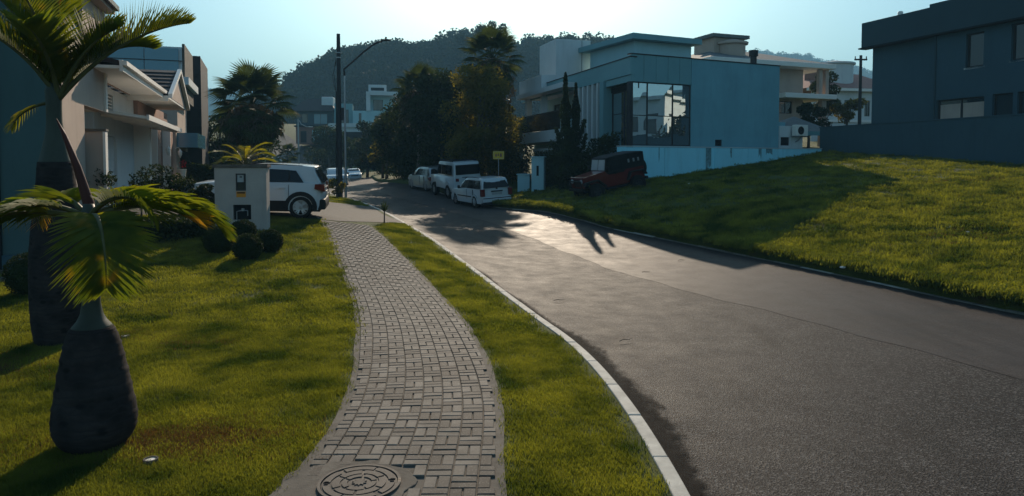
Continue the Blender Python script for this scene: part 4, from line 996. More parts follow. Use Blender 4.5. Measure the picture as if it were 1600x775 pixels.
# ---------------- far houses up the street
def far_house(name, lab, px, Yd, u, zb, build):
    p = W(px, 257, Yd); t = thing(name, lab, 'house', (p.x, p.y, zb)); build(t, frame((0, 0, -zb), u)); return t
def b_white(t, f):
    # photo x 545..630 at 120 m
    pbox(t, 'lower_storeys', 'wall_teal', f, 0, 8.2, 0, 6, 6, 11.4)
    pbox(t, 'upper_frame', 'wall_white', f, 2.2, 2.9, -.2, 6, 11.41, 14.6); pbox(t, 'upper_frame', 'wall_white', f, 2.91, 7.4, -.6, 6, 14.0, 14.62)
    pbox(t, 'upper_wall', 'wall_teal', f, 2.91, 7.0, 1.5, 6, 11.41, 13.99); pbox(t, 'penthouse', 'wall_white', f, 2.6, 5.6, 1, 4, 14.63, 15.9)
    pbox(t, 'penthouse_slot', 'dark', f, 3.0, 5.2, .98, 1.0-.001, 14.9, 15.4)
    pbox(t, 'side_frame', 'wall_white', f, 7.01, 9.0, -.2, 5, 12.5, 13.1); pbox(t, 'side_post', 'wall_white', f, 8.7, 9.0, -.2, .4, 10.5, 12.49)
    pbox(t, 'balcony_wall', 'wall_white', f, 5.5, 8.7, -.3, -.1, 10.8, 11.4)
    for (a, b, c, d) in ((3.6, 4.6, 9.0, 10.6), (1.0, 1.4, 8, 11), (5.2, 6.4, 8.2, 9.6)): window(t, f, a, b, c, d, -.03, .06)
    window(t, f, 3.4, 5.0, 11.6, 13.4, 1.46, .08, mull=2)
    pbox(t, 'grey_wing', 'metal_panel', f, -3.0, -.01, .5, 6, 6, 12.6); window(t, f, -2.4, -.7, 9.2, 11.6, .46, .08, mull=2)
far_house('white_far_house', 'white cubic house on the slope just right of the utility pole', 552, 118, (.98, .2), 6, b_white)
def b_dark(t, f):
    pbox(t, 'lower_storey', 'brown_wall', f, 0, 6.2, 0, 6, 6, 8.9); pbox(t, 'garage_front', 'wall_teal', f, 2.8, 5.6, -.05, -.001, 6.4, 8.4)
    pbox(t, 'slab', 'dark', f, -.2, 6.4, -.5, 6, 8.901, 9.15); pbox(t, 'upper_storey', 'slate', f, 0, 6.2, .2, 6, 9.151, 11.6)
    window(t, f, 3.0, 5.4, 9.4, 11.2, .14, .06, 'glass_blue', mull=2); window(t, f, 1.0, 2.0, 9.6, 11.2, .14, .06)
    mb = MB(); mb.M = f; hip(mb, -.8, 7.0, -.8, 6.8, 11.61, 14.0, 2); mb.build('roof', M['roof_dark'], t)
    pbox(t, 'water_tank', 'wall_white', f, 4.2, 6.2, 1.0, 3, 12.3, 14.2, bevel=.15)
    pbox(t, 'door', 'dark', f, .8, 1.8, -.04, -.001, 6.2, 8.2)
far_house('dark_far_house', 'far house with dark hipped roof and white tank left of the utility pole', 463, 122, (1, .05), 6, b_dark)
def b_left(t, f):
    pbox(t, 'wall', 'wall_teal', f, 0, 7, 0, 5, 4, 8.4); mb = MB(); mb.M = f; hip(mb, -.6, 7.6, -.6, 5.6, 8.41, 10.0, 2); mb.build('roof', M['roof_dark'], t)
    for a in (1, 3.2, 5.4): window(t, f, a, a+1, 5.6, 7.2, -.05, .06)
#far_house('low_far_house', 'low far house with dark roof behind the fan palm on the left', 372, 100, (1, 0), 4, b_left)
def b_low(t, f):
    pbox(t, 'wall', 'wall_white', f, 0, 7, 0, 5, 5, 8.1); pbox(t, 'parapet', 'wall_white', f, -.2, 7.2, -.3, .3, 8.101, 8.7); pbox(t, 'opening', 'dark', f, .6, 6.2, -.04, -.001, 5.2, 7.4)
far_house('garage_far_house', 'low white flat roofed building half hidden behind the utility pole', 516, 108, (1, 0), 5, b_low)
# houses and garden walls off to the right that the mirrored glass shows
for k, (x, y, w_, d_, h_, mt) in enumerate([(44, 8, 9, 8, 8, 'wall_white'), (60, 18, 10, 9, 9.5, 'cream'), (52, -8, 9, 9, 7, 'wall_white'), (74, 2, 10, 10, 12, 'wall_white')]):
    t = thing('neighbour_house', ['white flat roofed house beyond the right edge of the plot', 'cream tall house behind the white neighbours on the right', 'white low house at the far right behind the camera', 'tallest white block on the right outskirts'][k], 'house', (x, y, G(x, y)))
    pbox(t, 'wall', mt, None, 0, w_, 0, d_, -1, h_); pbox(t, 'roof_slab', 'wall_white', None, -.5, w_+.5, -.5, d_+.5, h_+.001, h_+.35)
    for j in range(3):
        for z_ in (1.2, 4.4):
            window(t, None, 1+j*2.6, 2.6+j*2.6, z_, z_+1.6, d_+.0, .08); 
            fr_ = frame((0, 0, 0), (0, 1), (-1, 0)); window(t, fr_, 1+j*2.4, 2.4+j*2.4, z_, z_+1.6, .0, .08)
gw = thing('garden_wall', 'long white garden wall beyond the right edge of the frame', 'wall', (34, 16, 1.4)); pbox(gw, 'wall', 'wall_white', None, 0, 20, 0, .2, -1, 1.9); pbox(gw, 'coping', 'concrete', None, -.05, 20.05, -.05, .25, 1.901, 1.96)
# ================================================================= PLANTS
def leaf_cards(P, size, aspect=1.8, droop=0.0, nrm=None, jit=.35):
    """one rhombic leaf per point, random directions"""
    n = len(P); d = rng.normal(size=(n, 3)); d[:, 2] -= droop
    d /= np.linalg.norm(d, axis=1)[:, None]+1e-9
    e = rng.normal(size=(n, 3)); e -= (e*d).sum(1)[:, None]*d; e /= np.linalg.norm(e, axis=1)[:, None]+1e-9
    s = size*(1+jit*rng.uniform(-1, 1, n))[:, None]
    a = P-d*s*.5; b = P+e*s*.5/aspect; c = P+d*s*.5; g = P-e*s*.5/aspect
    V = np.stack([a, b, c, g], 1).reshape(-1, 3); return V
def cards_obj(name, P, size, mat, parent=None, aspect=1.8, droop=0.0):
    V = leaf_cards(P, size, aspect, droop); me = np_mesh(name, V, 4, np.arange(len(V)), mat)
    return link(bpy.data.objects.new(name, me), parent)
def clump_points(centres, radii, per, fill=.55):
    out = []
    for c, r in zip(centres, radii):
        k = int(per); d = rng.normal(size=(k, 3)); d /= np.linalg.norm(d, axis=1)[:, None]
        q = (fill+(1-fill)*rng.random(k)**.5)[:, None]*(1+.25*rng.normal(size=(k, 1))*.5)
        out.append(np.array(c)+d*q*np.array(r if hasattr(r, '__len__') else (r, r, r)))
    return np.concatenate(out)
def tree(name, label, x, y, h, rx, rz_, trunk_r, mat, n_clumps, per, leaf_s, group=None, droop=0, crown_base=.25, bark='bark', cat='tree', ry=None, weep=0, lean=0):
    zb = G(x, y)+.02; t = thing(name, label, cat, (x, y, zb), 0, group)
    ry = ry or rx; cz = h-rz_; cen = []; rad = []
    for k in range(n_clumps):
        a = 2*pi*k/n_clumps*2.4+rnd.uniform(-.4, .4); u = rnd.uniform(-.85, .95); q = math.sqrt(max(0, 1-u*u))*rnd.uniform(.35, .85)
        cen.append((q*rx*cos(a)+lean*u, q*ry*sin(a), cz+u*rz_*.82)); r = rnd.uniform(.26, .42)*min(rx, rz_*1.2); rad.append((r, r, r*.8))
    mb = MB(); mb.tube([(0, 0, -.3), (.03, .02, h*.25), (-.05, .03, h*.5), (.02, 0, h*.78)], [trunk_r*1.25, trunk_r, trunk_r*.75, trunk_r*.3], 8)
    for c in cen[::2]:
        z0 = min(h*.6, max(h*.2, c[2]*.6)); mb.tube([(0, 0, z0), (c[0]*.5, c[1]*.5, (z0+c[2])/2+.1), c], [trunk_r*.4, trunk_r*.25, .015], 5, False)
    mb.build('trunk', M[bark], t, smooth=True)
    P = clump_points(cen, rad, per)
    if weep:
        m = int(len(P)*weep); idx = rng.integers(0, len(P), m); Q = P[idx].copy(); Q[:, 2] -= rng.random(m)*h*.35; Q = Q[Q[:, 2] > .3]; P = np.concatenate([P, Q])
    P = P[P[:, 2] > .08]
    cards_obj('crown', P, leaf_s, M[mat], t, droop=droop)
    return t

# ---- forested hills
def hill(name, prof, Y0, depth, mat, crown_n, cs, seed, jag, skydens=1):
    """prof: list of (photo x, photo y) skyline, turned into a ridge at distance Y0"""
    px = np.array([p[0] for p in prof], float); py = np.array([p[1] for p in prof], float)
    n, m = 90, 16; X = np.zeros((m, n)); Yg = np.zeros((m, n)); Z = np.zeros((m, n))
    pxs = np.linspace(px[0], px[-1], n); top = HCAM+(257-np.interp(pxs, px, py))/F*Y0
    for j in range(m):
        f = j/(m-1); yy_ = Y0-depth*(1-f)
        X[j] = (pxs-800)/F*Y0; Yg[j] = yy_+8*np.sin(X[j]*.02+seed); Z[j] = -4+(top-cs*.9+4)*(np.sin(f*pi/2)**1.15)
    # back slope
    Xb = X[-1:].repeat(4, 0); Yb = Yg[-1:]+np.array([[20], [60], [120], [200]]); Zb = Z[-1:]*np.array([[.95], [.75], [.4], [0]])
    X = np.concatenate([X, Xb]); Yg = np.concatenate([Yg, Yb]); Z = np.concatenate([Z, Zb])
    o = tag(link(bpy.data.objects.new(name, grid_mesh(name, X, Yg, Z, M['hill_soil']))), kind='structure')
    pts = []
    for _ in range(crown_n):
        f = rnd.random()**.8; i = rnd.uniform(0, n-1.001); i0 = int(i); a = i-i0; j = f*(m-1); j0 = min(int(j), m-2); b = j-j0
        def L(A): return ((A[j0, i0]*(1-a)+A[j0, i0+1]*a)*(1-b)+(A[j0+1, i0]*(1-a)+A[j0+1, i0+1]*a)*b)
        pts.append((L(X), L(Yg), L(Z)+cs*rnd.uniform(.1, .5)))
    for k in range(int(n*1.6*skydens)):
        i = rnd.uniform(0, n-1.001); i0 = int(i); a = i-i0
        pts.append((X[m-1, i0]*(1-a)+X[m-1, i0+1]*a, Yg[m-1, i0]-rnd.uniform(0, 8), Z[m-1, i0]*(1-a)+Z[m-1, i0+1]*a+cs*rnd.uniform(.1, jag)))
    return pts
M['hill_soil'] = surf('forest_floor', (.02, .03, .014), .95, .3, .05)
def crown_proto(name, n, s, seed):
    cen = []; rad = []
    for k in range(9):
        a = rnd.uniform(0, 6.28); r = rnd.uniform(0, .6); cen.append((r*cos(a), r*sin(a), rnd.uniform(-.3, .5))); q = rnd.uniform(.25, .45); rad.append((q, q, q*.8))
    P = clump_points(cen, rad, n//9, .7); V = leaf_cards(P, s, 1.5); me = np_mesh(name, V, 4, np.arange(len(V)), M['leaf_hill'])
    # a dark stem below
    return bpy.data.objects.new(name, me)
protos = [crown_proto('forest_crown', 520, .16, k) for k in range(3)]
def forest(name, pts, s0, s1):
    rnd.shuffle(pts)
    for k in range(3): scatter(name, pts[k::3], protos[k], s0, s1, .25)
near_prof = [(300, 262), (400, 225), (455, 185), (490, 150), (520, 122), (545, 92), (600, 82), (640, 76), (690, 76), (720, 60), (760, 62), (800, 74), (860, 68), (900, 66), (940, 68), (970, 78), (1010, 95), (1060, 100), (1110, 130), (1180, 150), (1300, 190)]
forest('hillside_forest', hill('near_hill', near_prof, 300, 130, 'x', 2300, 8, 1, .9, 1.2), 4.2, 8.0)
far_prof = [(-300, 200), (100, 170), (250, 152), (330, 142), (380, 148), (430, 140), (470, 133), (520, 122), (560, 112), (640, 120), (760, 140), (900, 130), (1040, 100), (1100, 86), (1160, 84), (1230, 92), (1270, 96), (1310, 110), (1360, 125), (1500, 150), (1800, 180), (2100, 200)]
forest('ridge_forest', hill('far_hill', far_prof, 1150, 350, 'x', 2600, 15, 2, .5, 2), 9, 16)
# mound-shaped hills behind and beside the viewer for reflections
back = [(36, 23, 6.5, 'round'), (-40, -60, 9, 'wide'), (20, -70, 11, 'tall'), (70, -45, 10, 'broad'), (88, 14, 11, 'dense'), (95, -12, 12, 'dark')]
for x, y, h, w_ in back:
    tree('street_tree', f'{w_} green tree outside the frame beyond the neighbouring plots', x, y, h, 4.2, 4, .25, 'leaf_dark', 14, 260, .5)

# tall eucalyptus sticking up on the near hill
for k, (px, py, Yd, lab) in enumerate([(738, 40, 230, 'tall thin crowned tree left of its neighbour on the hilltop'), (768, 34, 232, 'tallest tree on the hilltop above the fan palm'), (790, 62, 235, 'lower right tree of the hilltop trio')]):
    p = W(px, py, Yd); base = HCAM+(257-100)/F*Yd-6
    t = thing('hilltop_tree', lab, 'tree', (p.x, p.y, base)); H = p.z-base
    mb = MB(); mb.tube([(0, 0, -2), (.3, 0, H*.6), (0, 0, H*.95)], [.35, .25, .1], 6); mb.build('trunk', M['bark'], t)
    cen = [(rnd.uniform(-4, 4), rnd.uniform(-2, 2), H-rnd.uniform(1.3, 9)) for _ in range(9)]
    cards_obj('crown', clump_points(cen, [rnd.uniform(1.3, 2.2) for _ in cen], 150), .8, M['leaf_hill'], t)

# ---- broadleaf trees in the middle distance
p = lambda px, Y: (px-800)/F*Y
tree('shade_tree', 'large bushy tree with brown tipped weeping branches beside the yellow sign', p(742, 42)+.3, 42, 7.7, 2.6, 3.6, .2, 'leaf_olive', 34, 460, .16, weep=.4, droop=.6)
tree('shade_tree', 'brown tipped weeping tree right behind the yellow sign', p(786, 44), 44.5, 5.6, 1.2, 2.7, .12, 'leaf_olive', 16, 300, .14, weep=.8, droop=.8)
tree('shade_tree', 'dark dense tree left of the weeping tree behind the parked cars', p(692, 46), 46, 7.6, 2.6, 3.7, .2, 'leaf_dark', 24, 480, .20, weep=.4, droop=.4)
tree('shade_tree', 'dark tree behind the silver compact car', p(664, 50), 50, 7.8, 2.6, 3.8, .2, 'leaf_dark', 22, 460, .22, weep=.4, droop=.4)
tree('shade_tree', 'dark tree at the bend left of the dense trees', p(636, 57), 57, 7.6, 2.6, 3.7, .2, 'leaf_dark', 20, 420, .24, weep=.4)
tree('street_tree', 'small loose tree with light leaves right of the far parked cars', p(598, 62), 62, 5.6, 1.5, 2.3, .12, 'leaf_olive', 14, 320, .22, droop=.5)
tree('street_tree', 'round dark tree behind the small loose tree', p(574, 76), 76, 6.2, 2.3, 2.9, .14, 'leaf_dark', 16, 330, .26)
tree('street_tree', 'broad dark tree right behind the utility pole', p(515, 92), 92, 6.4, 3.2, 3.0, .2, 'leaf_dark', 20, 340, .32)
tree('street_tree', 'dark tree between the dark far house and the white cubic house', p(548, 96), 96, 5.6, 2.6, 2.8, .2, 'leaf_dark', 16, 320, .3)
tree('street_tree', 'leafy tree beside the white cubic house', p(622, 90), 90, 9, 3, 3.8, .2, 'leaf_dark', 18, 360, .34)
tree('garden_tree', 'dark tree behind the dense row at the house with white balcony', p(705, 62), 62, 9.2, 3.2, 4.4, .22, 'leaf_dark', 22, 420, .28)
tree('garden_tree', 'bushy dark tree in front of the turret house', p(1288, 56), 56, 6.2, 1.5, 2.2, .12, 'leaf_dark', 12, 300, .2)
tree('garden_tree', 'small leafy tree just left of the slate coloured house', p(1322, 52), 52, 4.6, 1.2, 1.4, .1, 'leaf_olive', 10, 260, .18)
tree('garden_tree', 'low bush above the carport roof', p(1262, 50), 50, 3.4, 1.5, 1.3, .1, 'leaf_dark', 10, 300, .2)
# hedges (clipped dark masses)
def hedge(label, x0, y0, x1, y1, h, w, n, name='hedge', mat='leaf_dark', ls=.13, lumps=0):
    t0 = Vector((x0, y0)); t1 = Vector((x1, y1)); Ln = (t1-t0).length; d = (t1-t0)/Ln; nn = Vector((-d.y, d.x)); zb = G((x0+x1)/2, (y0+y1)/2)
    u = rng.random(n); v = rng.uniform(-.5, .5, n); q = rng.random(n)**.6
    hh_ = h*(1+.16*np.sin(u*Ln*1.9+1)*lumps+.08*np.sin(u*Ln*5)*lumps)
    P = np.stack([x0+d.x*Ln*u+nn.x*w*v, y0+d.y*Ln*u+nn.y*w*v, q*hh_], -1); P[:, 2] += Ga(P[:, 0], P[:, 1])-zb
    P[:, 0] -= (x0+x1)/2; P[:, 1] -= (y0+y1)/2
    t = thing(name, label, 'hedge', ((x0+x1)/2, (y0+y1)/2, zb)); cards_obj('foliage', P, ls, M[mat], t)
    mb = MB(); k = max(3, int(Ln/.6))
    for i in range(k):
        f = (i+.5)/k; bx = x0+(x1-x0)*f-(x0+x1)/2; by = y0+(y1-y0)*f-(y0+y1)/2; z0 = G(bx+(x0+x1)/2, by+(y0+y1)/2)-zb
        mb.tube([(bx, by, z0-.1), (bx+.05, by+.03, z0+h*.5), (bx-.04, by, z0+h*.8)], [.04, .03, .01], 5)
    tag(mb.build('stems', M['bark'], t), kind='stuff'); return t
hedge('tall dark hedge below the white fins behind the red jeep', 2.2, 36.5, 4.9, 33.6, 2.3, 1.3, 9000, lumps=1)
hedge('dark hedge running beside the tall pale pillar', 1.7, 38.2, 2.4, 40.5, 1.9, 1.3, 5000, lumps=1)
hedge('low dark hedge in the gap behind the station wagon', -1.0, 44.5, .9, 46, 1.7, 1.0, 4000, lumps=1)
hedge('dark undergrowth along the bend under the dense trees', -9.2, 58, -3.6, 46.5, 1.9, 1.8, 9000, lumps=1, ls=.18)
hedge('dark undergrowth right of the far parked cars', -15.6, 84, -9.0, 66, 2.0, 1.8, 8000, lumps=1, ls=.22)
hedge('clipped dark hedge behind the white crossover', -15.2, 33.2, -11.5, 34.2, 1.3, .9, 6000, lumps=.4)
hedge('dark hedge in front of the black wall block', -18.6, 39, -14.8, 40.5, 1.5, .9, 6000, lumps=.6)
# columnar cypress with two tips
def cypress():
    x, y = p(890, 35.2), 35.2; zb = G(x, y); t = thing('cypress', 'dark columnar cypress with two pointed tips in front of the white fins', 'tree', (x, y, zb))
    P = []
    for (cx_, h, r) in ((-.22, 6.0, .34), (.30, 5.5, .30), (0, 3.2, .62)):
        n = 5200; u = rng.random(n); a = rng.uniform(0, 2*pi, n)
        rr = r*(np.sin(np.clip(u, 0, 1)*pi*.93+.18)**.7)*(1-.55*u)*1.35*np.sqrt(rng.random(n))*(1+.25*np.sin(u*23+cx_*9))
        P.append(np.stack([cx_*np.minimum(1, u*1.6)+rr*np.cos(a), rr*np.sin(a), u*h], -1))
    for (a0, z0) in ((.55, 2.9), (.62, 2.2), (-.5, 2.5)):
        n = 260; u = rng.random(n); P.append(np.stack([a0+u*.18*np.sign(a0)+.05*rng.normal(size=n), .06*rng.normal(size=n), z0+u*.8], -1))
    cards_obj('foliage', np.concatenate(P), .13, M['leaf_dark'], t, droop=-1.2)
    mb = MB(); mb.tube([(0, 0, -.2), (0, 0, 2), (-.2, 0, 5.4)], [.1, .08, .02], 6); mb.tube([(0, 0, 1.5), (.28, 0, 4.8)], [.06, .02], 6); mb.build('trunk', M['bark'], t)
cypress()
# shrubs in front of the porch house
for k, (px, Yd, h, r, lab) in enumerate([(174, 18.2, 1.95, .62, 'leggy dark shrub in front of the porch house garage door'), (218, 19.6, 1.75, .6, 'dark shrub between the garage door and the terracotta columns'), (252, 20.6, 1.65, .62, 'dark shrub under the wall lanterns'), (285, 20.4, 1.25, .6, 'low dark shrub halfway to the meter pillar'), (318, 19.6, 1.15, .5, 'low dark shrub touching the left edge of the meter pillar')]):
    tree('garden_shrub', lab, p(px, Yd), Yd, h, r, h*.42, .025, 'leaf_dark', 12, 150, .075, cat='shrub')
hedge('mixed dark planting bed behind the bottle palms', p(150, 16.8), 16.8, p(330, 17.9), 17.9, .62, .9, 9000, 'planting_bed', ls=.09, lumps=1)
# clipped balls
def ball(px, py, Yd, r, lab):
    q = W(px, py, Yd); z = G(q.x, q.y)+LAWN; r *= 1.08; t = thing('topiary_ball', lab, 'shrub', (q.x, q.y, z), 0, 'clipped balls on the left lawn')
    n = 5200; d = rng.normal(size=(n, 3)); d /= np.linalg.norm(d, axis=1)[:, None]; rr = r*(.80+.2*rng.random(n)+.07*(rng.random(n) < .05)+.03*np.sin(d[:, 0]*6)*np.cos(d[:, 1]*5))
    P = d*rr[:, None]; P[:, 2] = P[:, 2]*.92+r*.82; P = P[P[:, 2] > .01]
    cards_obj('foliage', P, .034, M['leaf_topiary'], t)
    mb = MB(); mb.lathe([(r*.3, 0), (r*.74, r*.35), (r*.80, r*.85), (r*.55, r*1.35), (.01, r*1.5)], 16); mb.build('inner_growth', M['leaf_topiary'], t, smooth=True)
    mb = MB(); mb.tube([(0, 0, -.05), (0, 0, r*.5)], .03, 6); mb.build('stem', M['bark'], t)
ball(387, 405, 15.0, .30, 'front clipped ball shrub nearest the camera on the left lawn')
ball(421, 391, 15.9, .285, 'clipped ball shrub rightmost of the group on the left lawn')
ball(343, 396, 15.7, .335, 'largest clipped ball shrub leftmost of the group on the left lawn')
ball(380, 377, 17.0, .30, 'clipped ball shrub rear of the group in front of the meter pillar')
ball(50, 472, 12.2, .40, 'dark round shrub standing alone beside the pebble bed')

# ---- feather leaves of the bottle palms
def frond(parent, base, az, el, length, droop, ll, n=34, vee=.9, mat='leaf_bottle', tipmat=None, name='frond', stalk='petiole', lw=.030, bare_=.22, twist=0.0, sag=.25, sk=1.0, side0=None, face=None):
    """base point, azimuth, start elevation, total droop angle along the leaf"""
    pts = [Vector(base)]; d_el = el; m = 24; step = length/m; tang = []
    for k in range(m):
        e = el-droop*(k/m)**1.3; dv = Vector((cos(az)*cos(e), sin(az)*cos(e), sin(e))); tang.append(dv); pts.append(pts[-1]+dv*step)
    tang.append(tang[-1]); mb = MB(); rr = [max(.004, .026*sk*(1-k/m)**.8) for k in range(m+1)]
    mb.tube(pts, rr, 6); fo = mb.build(name, M[stalk], parent, smooth=True)
    vs = []; fs = []
    side0 = Vector((-sin(az), cos(az), 0)) if side0 is None else Vector(side0)
    for k in range(n):
        f = bare_+(1-bare_)*(k+.5)/n; i = min(int(f*m), m-1); a = f*m-i; P0 = pts[i].lerp(pts[i+1], a); T = tang[i]
        side = (side0-T*side0.dot(T)).normalized(); up = side.cross(T)*-1
        if up.z < 0 and abs(T.z) < .95: up = -up
        env = math.sin(pi*min(1, (f-bare_)/(1-bare_)*.86+.12))**.55
        for sg in (-1, 1):
            L_ = ll*env*rnd.uniform(.88, 1.08); v_ = vee+rnd.uniform(-.12, .12)+twist*sg
            fw = .6+.9*f*f; D = (side*sg*cos(v_)+up*sin(v_)+T*fw*.8).normalized(); W_ = (T.cross(D) if face is None else Vector(face).cross(D)).normalized()*lw*.5
            W2 = (W_*.5 + D.cross(W_.normalized())*lw*.35)
            i0 = len(vs); q = P0
            segs = 4
            for s_ in range(segs+1):
                g = s_/segs; c = P0+D*L_*g+Vector((0, 0, -sag*L_*g*g)); wd_ = (1-g**2.2)*(.5+min(1, g*4)*.5) if s_ else .45
                vs += [c-W_*2*wd_*.5, c+W_*2*wd_*.5+D.cross(W_).normalized()*lw*.25*wd_]
            for s_ in range(segs):
                j = i0+2*s_; fs.append((j, j+1, j+3, j+2))
    me = bpy.data.meshes.new('leaflets'); me.from_pydata([tuple(v) for v in vs], [], fs)
    me.materials.append(M[mat])
    if tipmat:
        me.materials.append(M[tipmat])
        nf = len(fs); tot = n*2*4
        for pi_ in range(int(nf*.72), nf): me.polygons[pi_].material_index = 1
    link(bpy.data.objects.new('leaflets', me), fo); return fo
R_ = math.radians
# front palm
q = W(149, 713, 5.85); zb = G(q.x, q.y)+LAWN-.01
bp = thing('bottle_palm', 'front bottle palm with a swollen dark trunk and low drooping yellow green leaves', 'palm tree', (q.x, q.y, zb))
prof = [(.0, -.06), (.22, -.05), (.235, 0), (.285, .06), (.328, .13), (.345, .22), (.338, .33), (.312, .45), (.288, .60), (.262, .72), (.238, .84), (.213, .93), (.190, .985), (.170, 1.02)]
pr2 = []
for (a, b) in zip(prof[:-1], prof[1:]):
    for k in range(5): pr2.append((a[0]+(b[0]-a[0])*k/5+(.006 if k == 2 else 0)*(b[1] > .1)+rnd.uniform(-.002, .002), a[1]+(b[1]-a[1])*k/5))
mb = MB(); mb.lathe([(a*.93, b) for a, b in pr2+[prof[-1]]], 40, jit=.02); mb.build('trunk', M['palm_trunk'], bp, smooth=True)
mb = MB(); mb.lathe([(.162, 1.0), (.145, 1.035), (.112, 1.075), (.086, 1.13), (.070, 1.22), (.066, 1.4), (.070, 1.7), (.062, 1.95), (.04, 2.05)], 24); mb.build('crownshaft', M['crownshaft'], bp, smooth=True)
top = (0, -.02, 1.93)
mb = MB(); mb.tube([(.0, .03, 1.75), (-.03, .05, 2.05), (-.11, .04, 2.35), (-.20, .02, 2.62), (-.25, 0, 2.76)], [.05, .045, .032, .018, .004], 8); mb.build('leaf_sheath', M['petiole_red'], bp, smooth=True)
#      azimuth elev  len droop leaflet n vee tip
frond(bp, (.04, -.04, 1.93), R_(-52), R_(16), 1.05, R_(122), .47, 54, .08, 'leaf_bottle', None, sag=.10, lw=.034, bare_=.16, side0=(.95, .25, 0), face=(.35, -1, .5))
for a in [(R_(178), R_(10), 1.4, R_(38), .46, 56, .2, None, .6), (R_(200), R_(16), 1.2, R_(70), .42, 46, .5, 'leaf_tip', .4), (R_(5), R_(22), .95, R_(62), .36, 44, .6, 'leaf_tip', .25),
          (R_(22), R_(30), 1.2, R_(95), .38, 46, .5, None, .3), (R_(-140), R_(35), .85, R_(110), .36, 36, .4, None, .3), (R_(105), R_(35), 1.1, R_(95), .36, 34, .5, None, .3), (R_(-15), R_(45), .8, R_(110), .36, 34, .6, None, .3), (R_(150), R_(40), .9, R_(110), .36, 34, .6, 'leaf_tip', .3)]:
    frond(bp, top, a[0], a[1], a[2], a[3], a[4], a[5], a[6], 'leaf_bottle', a[7], sag=a[8], lw=.036)
# rear palm
q = W(95, 546, 9.2); zb = G(q.x, q.y)+LAWN-.01
b2 = thing('bottle_palm', 'taller rear bottle palm with a scarred thick trunk and upright leaves in the upper left', 'palm tree', (q.x, q.y, zb))
prof = [(.0, -.06), (.27, -.05), (.29, .02), (.32, .2), (.335, .5), (.335, .9), (.325, 1.15), (.30, 1.45), (.265, 1.75), (.235, 2.0), (.215, 2.25), (.205, 2.38)]
pr2 = []
for (a, b) in zip(prof[:-1], prof[1:]):
    for k in range(6): pr2.append((a[0]+(b[0]-a[0])*k/6+(.004 if k == 2 else 0)*(b[1] > .1), a[1]+(b[1]-a[1])*k/6))
mb = MB(); mb.lathe(pr2+[prof[-1]], 40, jit=.012); mb.build('trunk', M['palm_trunk'], b2, smooth=True)
mb = MB(); mb.lathe([(.207, 2.34), (.188, 2.40), (.150, 2.55), (.108, 2.75), (.092, 2.9), (.090, 3.1), (.10, 3.3), (.07, 3.42)], 24); mb.build('crownshaft', M['crownshaft'], b2, smooth=True)
top = (.07, 0, 3.2)
for a in [(R_(10), R_(50), 1.95, R_(42), .62, 60, 1.05, None), (R_(172), R_(52), 1.75, R_(25), .58, 54, .9, None), (R_(120), R_(80), 1.9, R_(50), .58, 50, .6, 'leaf_tip'), (R_(-20), R_(58), 1.35, R_(45), .60, 50, 1.0, None),
          (R_(-78), R_(66), 1.25, R_(60), .6, 50, .6, None), (R_(-140), R_(60), 1.5, R_(50), .6, 50, .6, None), (R_(55), R_(62), 1.6, R_(70), .55, 50, .7, None), (R_(-160), R_(75), 2.0, R_(45), .58, 50, .7, 'leaf_yellow'), (R_(-100), R_(80), 1.7, R_(40), .58, 50, .7, None)]:
    frond(b2, top, a[0], a[1], a[2], a[3], a[4], a[5], a[6], 'leaf_bottle', a[7], sag=.12, sk=1.5, lw=.055, bare_=.14)
frond(b2, (-.05, 0, 3.15), R_(185), R_(-10), .62, R_(60), .22, 14, .2, 'leaf_yellow', None, sag=.5)

# ---- fan palms
def fan_leaf_mesh(name, stalk, r, mat, n=26, spread=3.9, dr=.25):
    mb = MB(); vs = []; fs = []
    pts = [Vector((0, 0, 0)), Vector((stalk*.5, 0, stalk*.06)), Vector((stalk, 0, 0))]
    mb.tube(pts, [.022, .018, .012], 4)
    c = pts[-1]
    for k in range(n):
        a0 = -spread/2+spread*k/n; a1 = a0+spread/n; am = (a0+a1)/2
        rr = r*(.75+.25*cos(am*.8))*rnd.uniform(.92, 1.05)
        def P_(rad, a, lift): return (c.x+rad*cos(a), c.y+rad*sin(a), c.z+lift-dr*rad*rad/r)
        i0 = len(mb.v)
        mb.add([tuple(c), P_(rr*.6, a0, 0), P_(rr*.6, am, .035), P_(rr*.6, a1, 0), P_(rr, am, -.10*r)], [(0, 1, 2), (0, 2, 3), (1, 4, 2), (2, 4, 3)])
    me = bpy.data.meshes.new(name); me.from_pydata(mb.v, [], mb.f); me.materials.append(M[mat]); return me
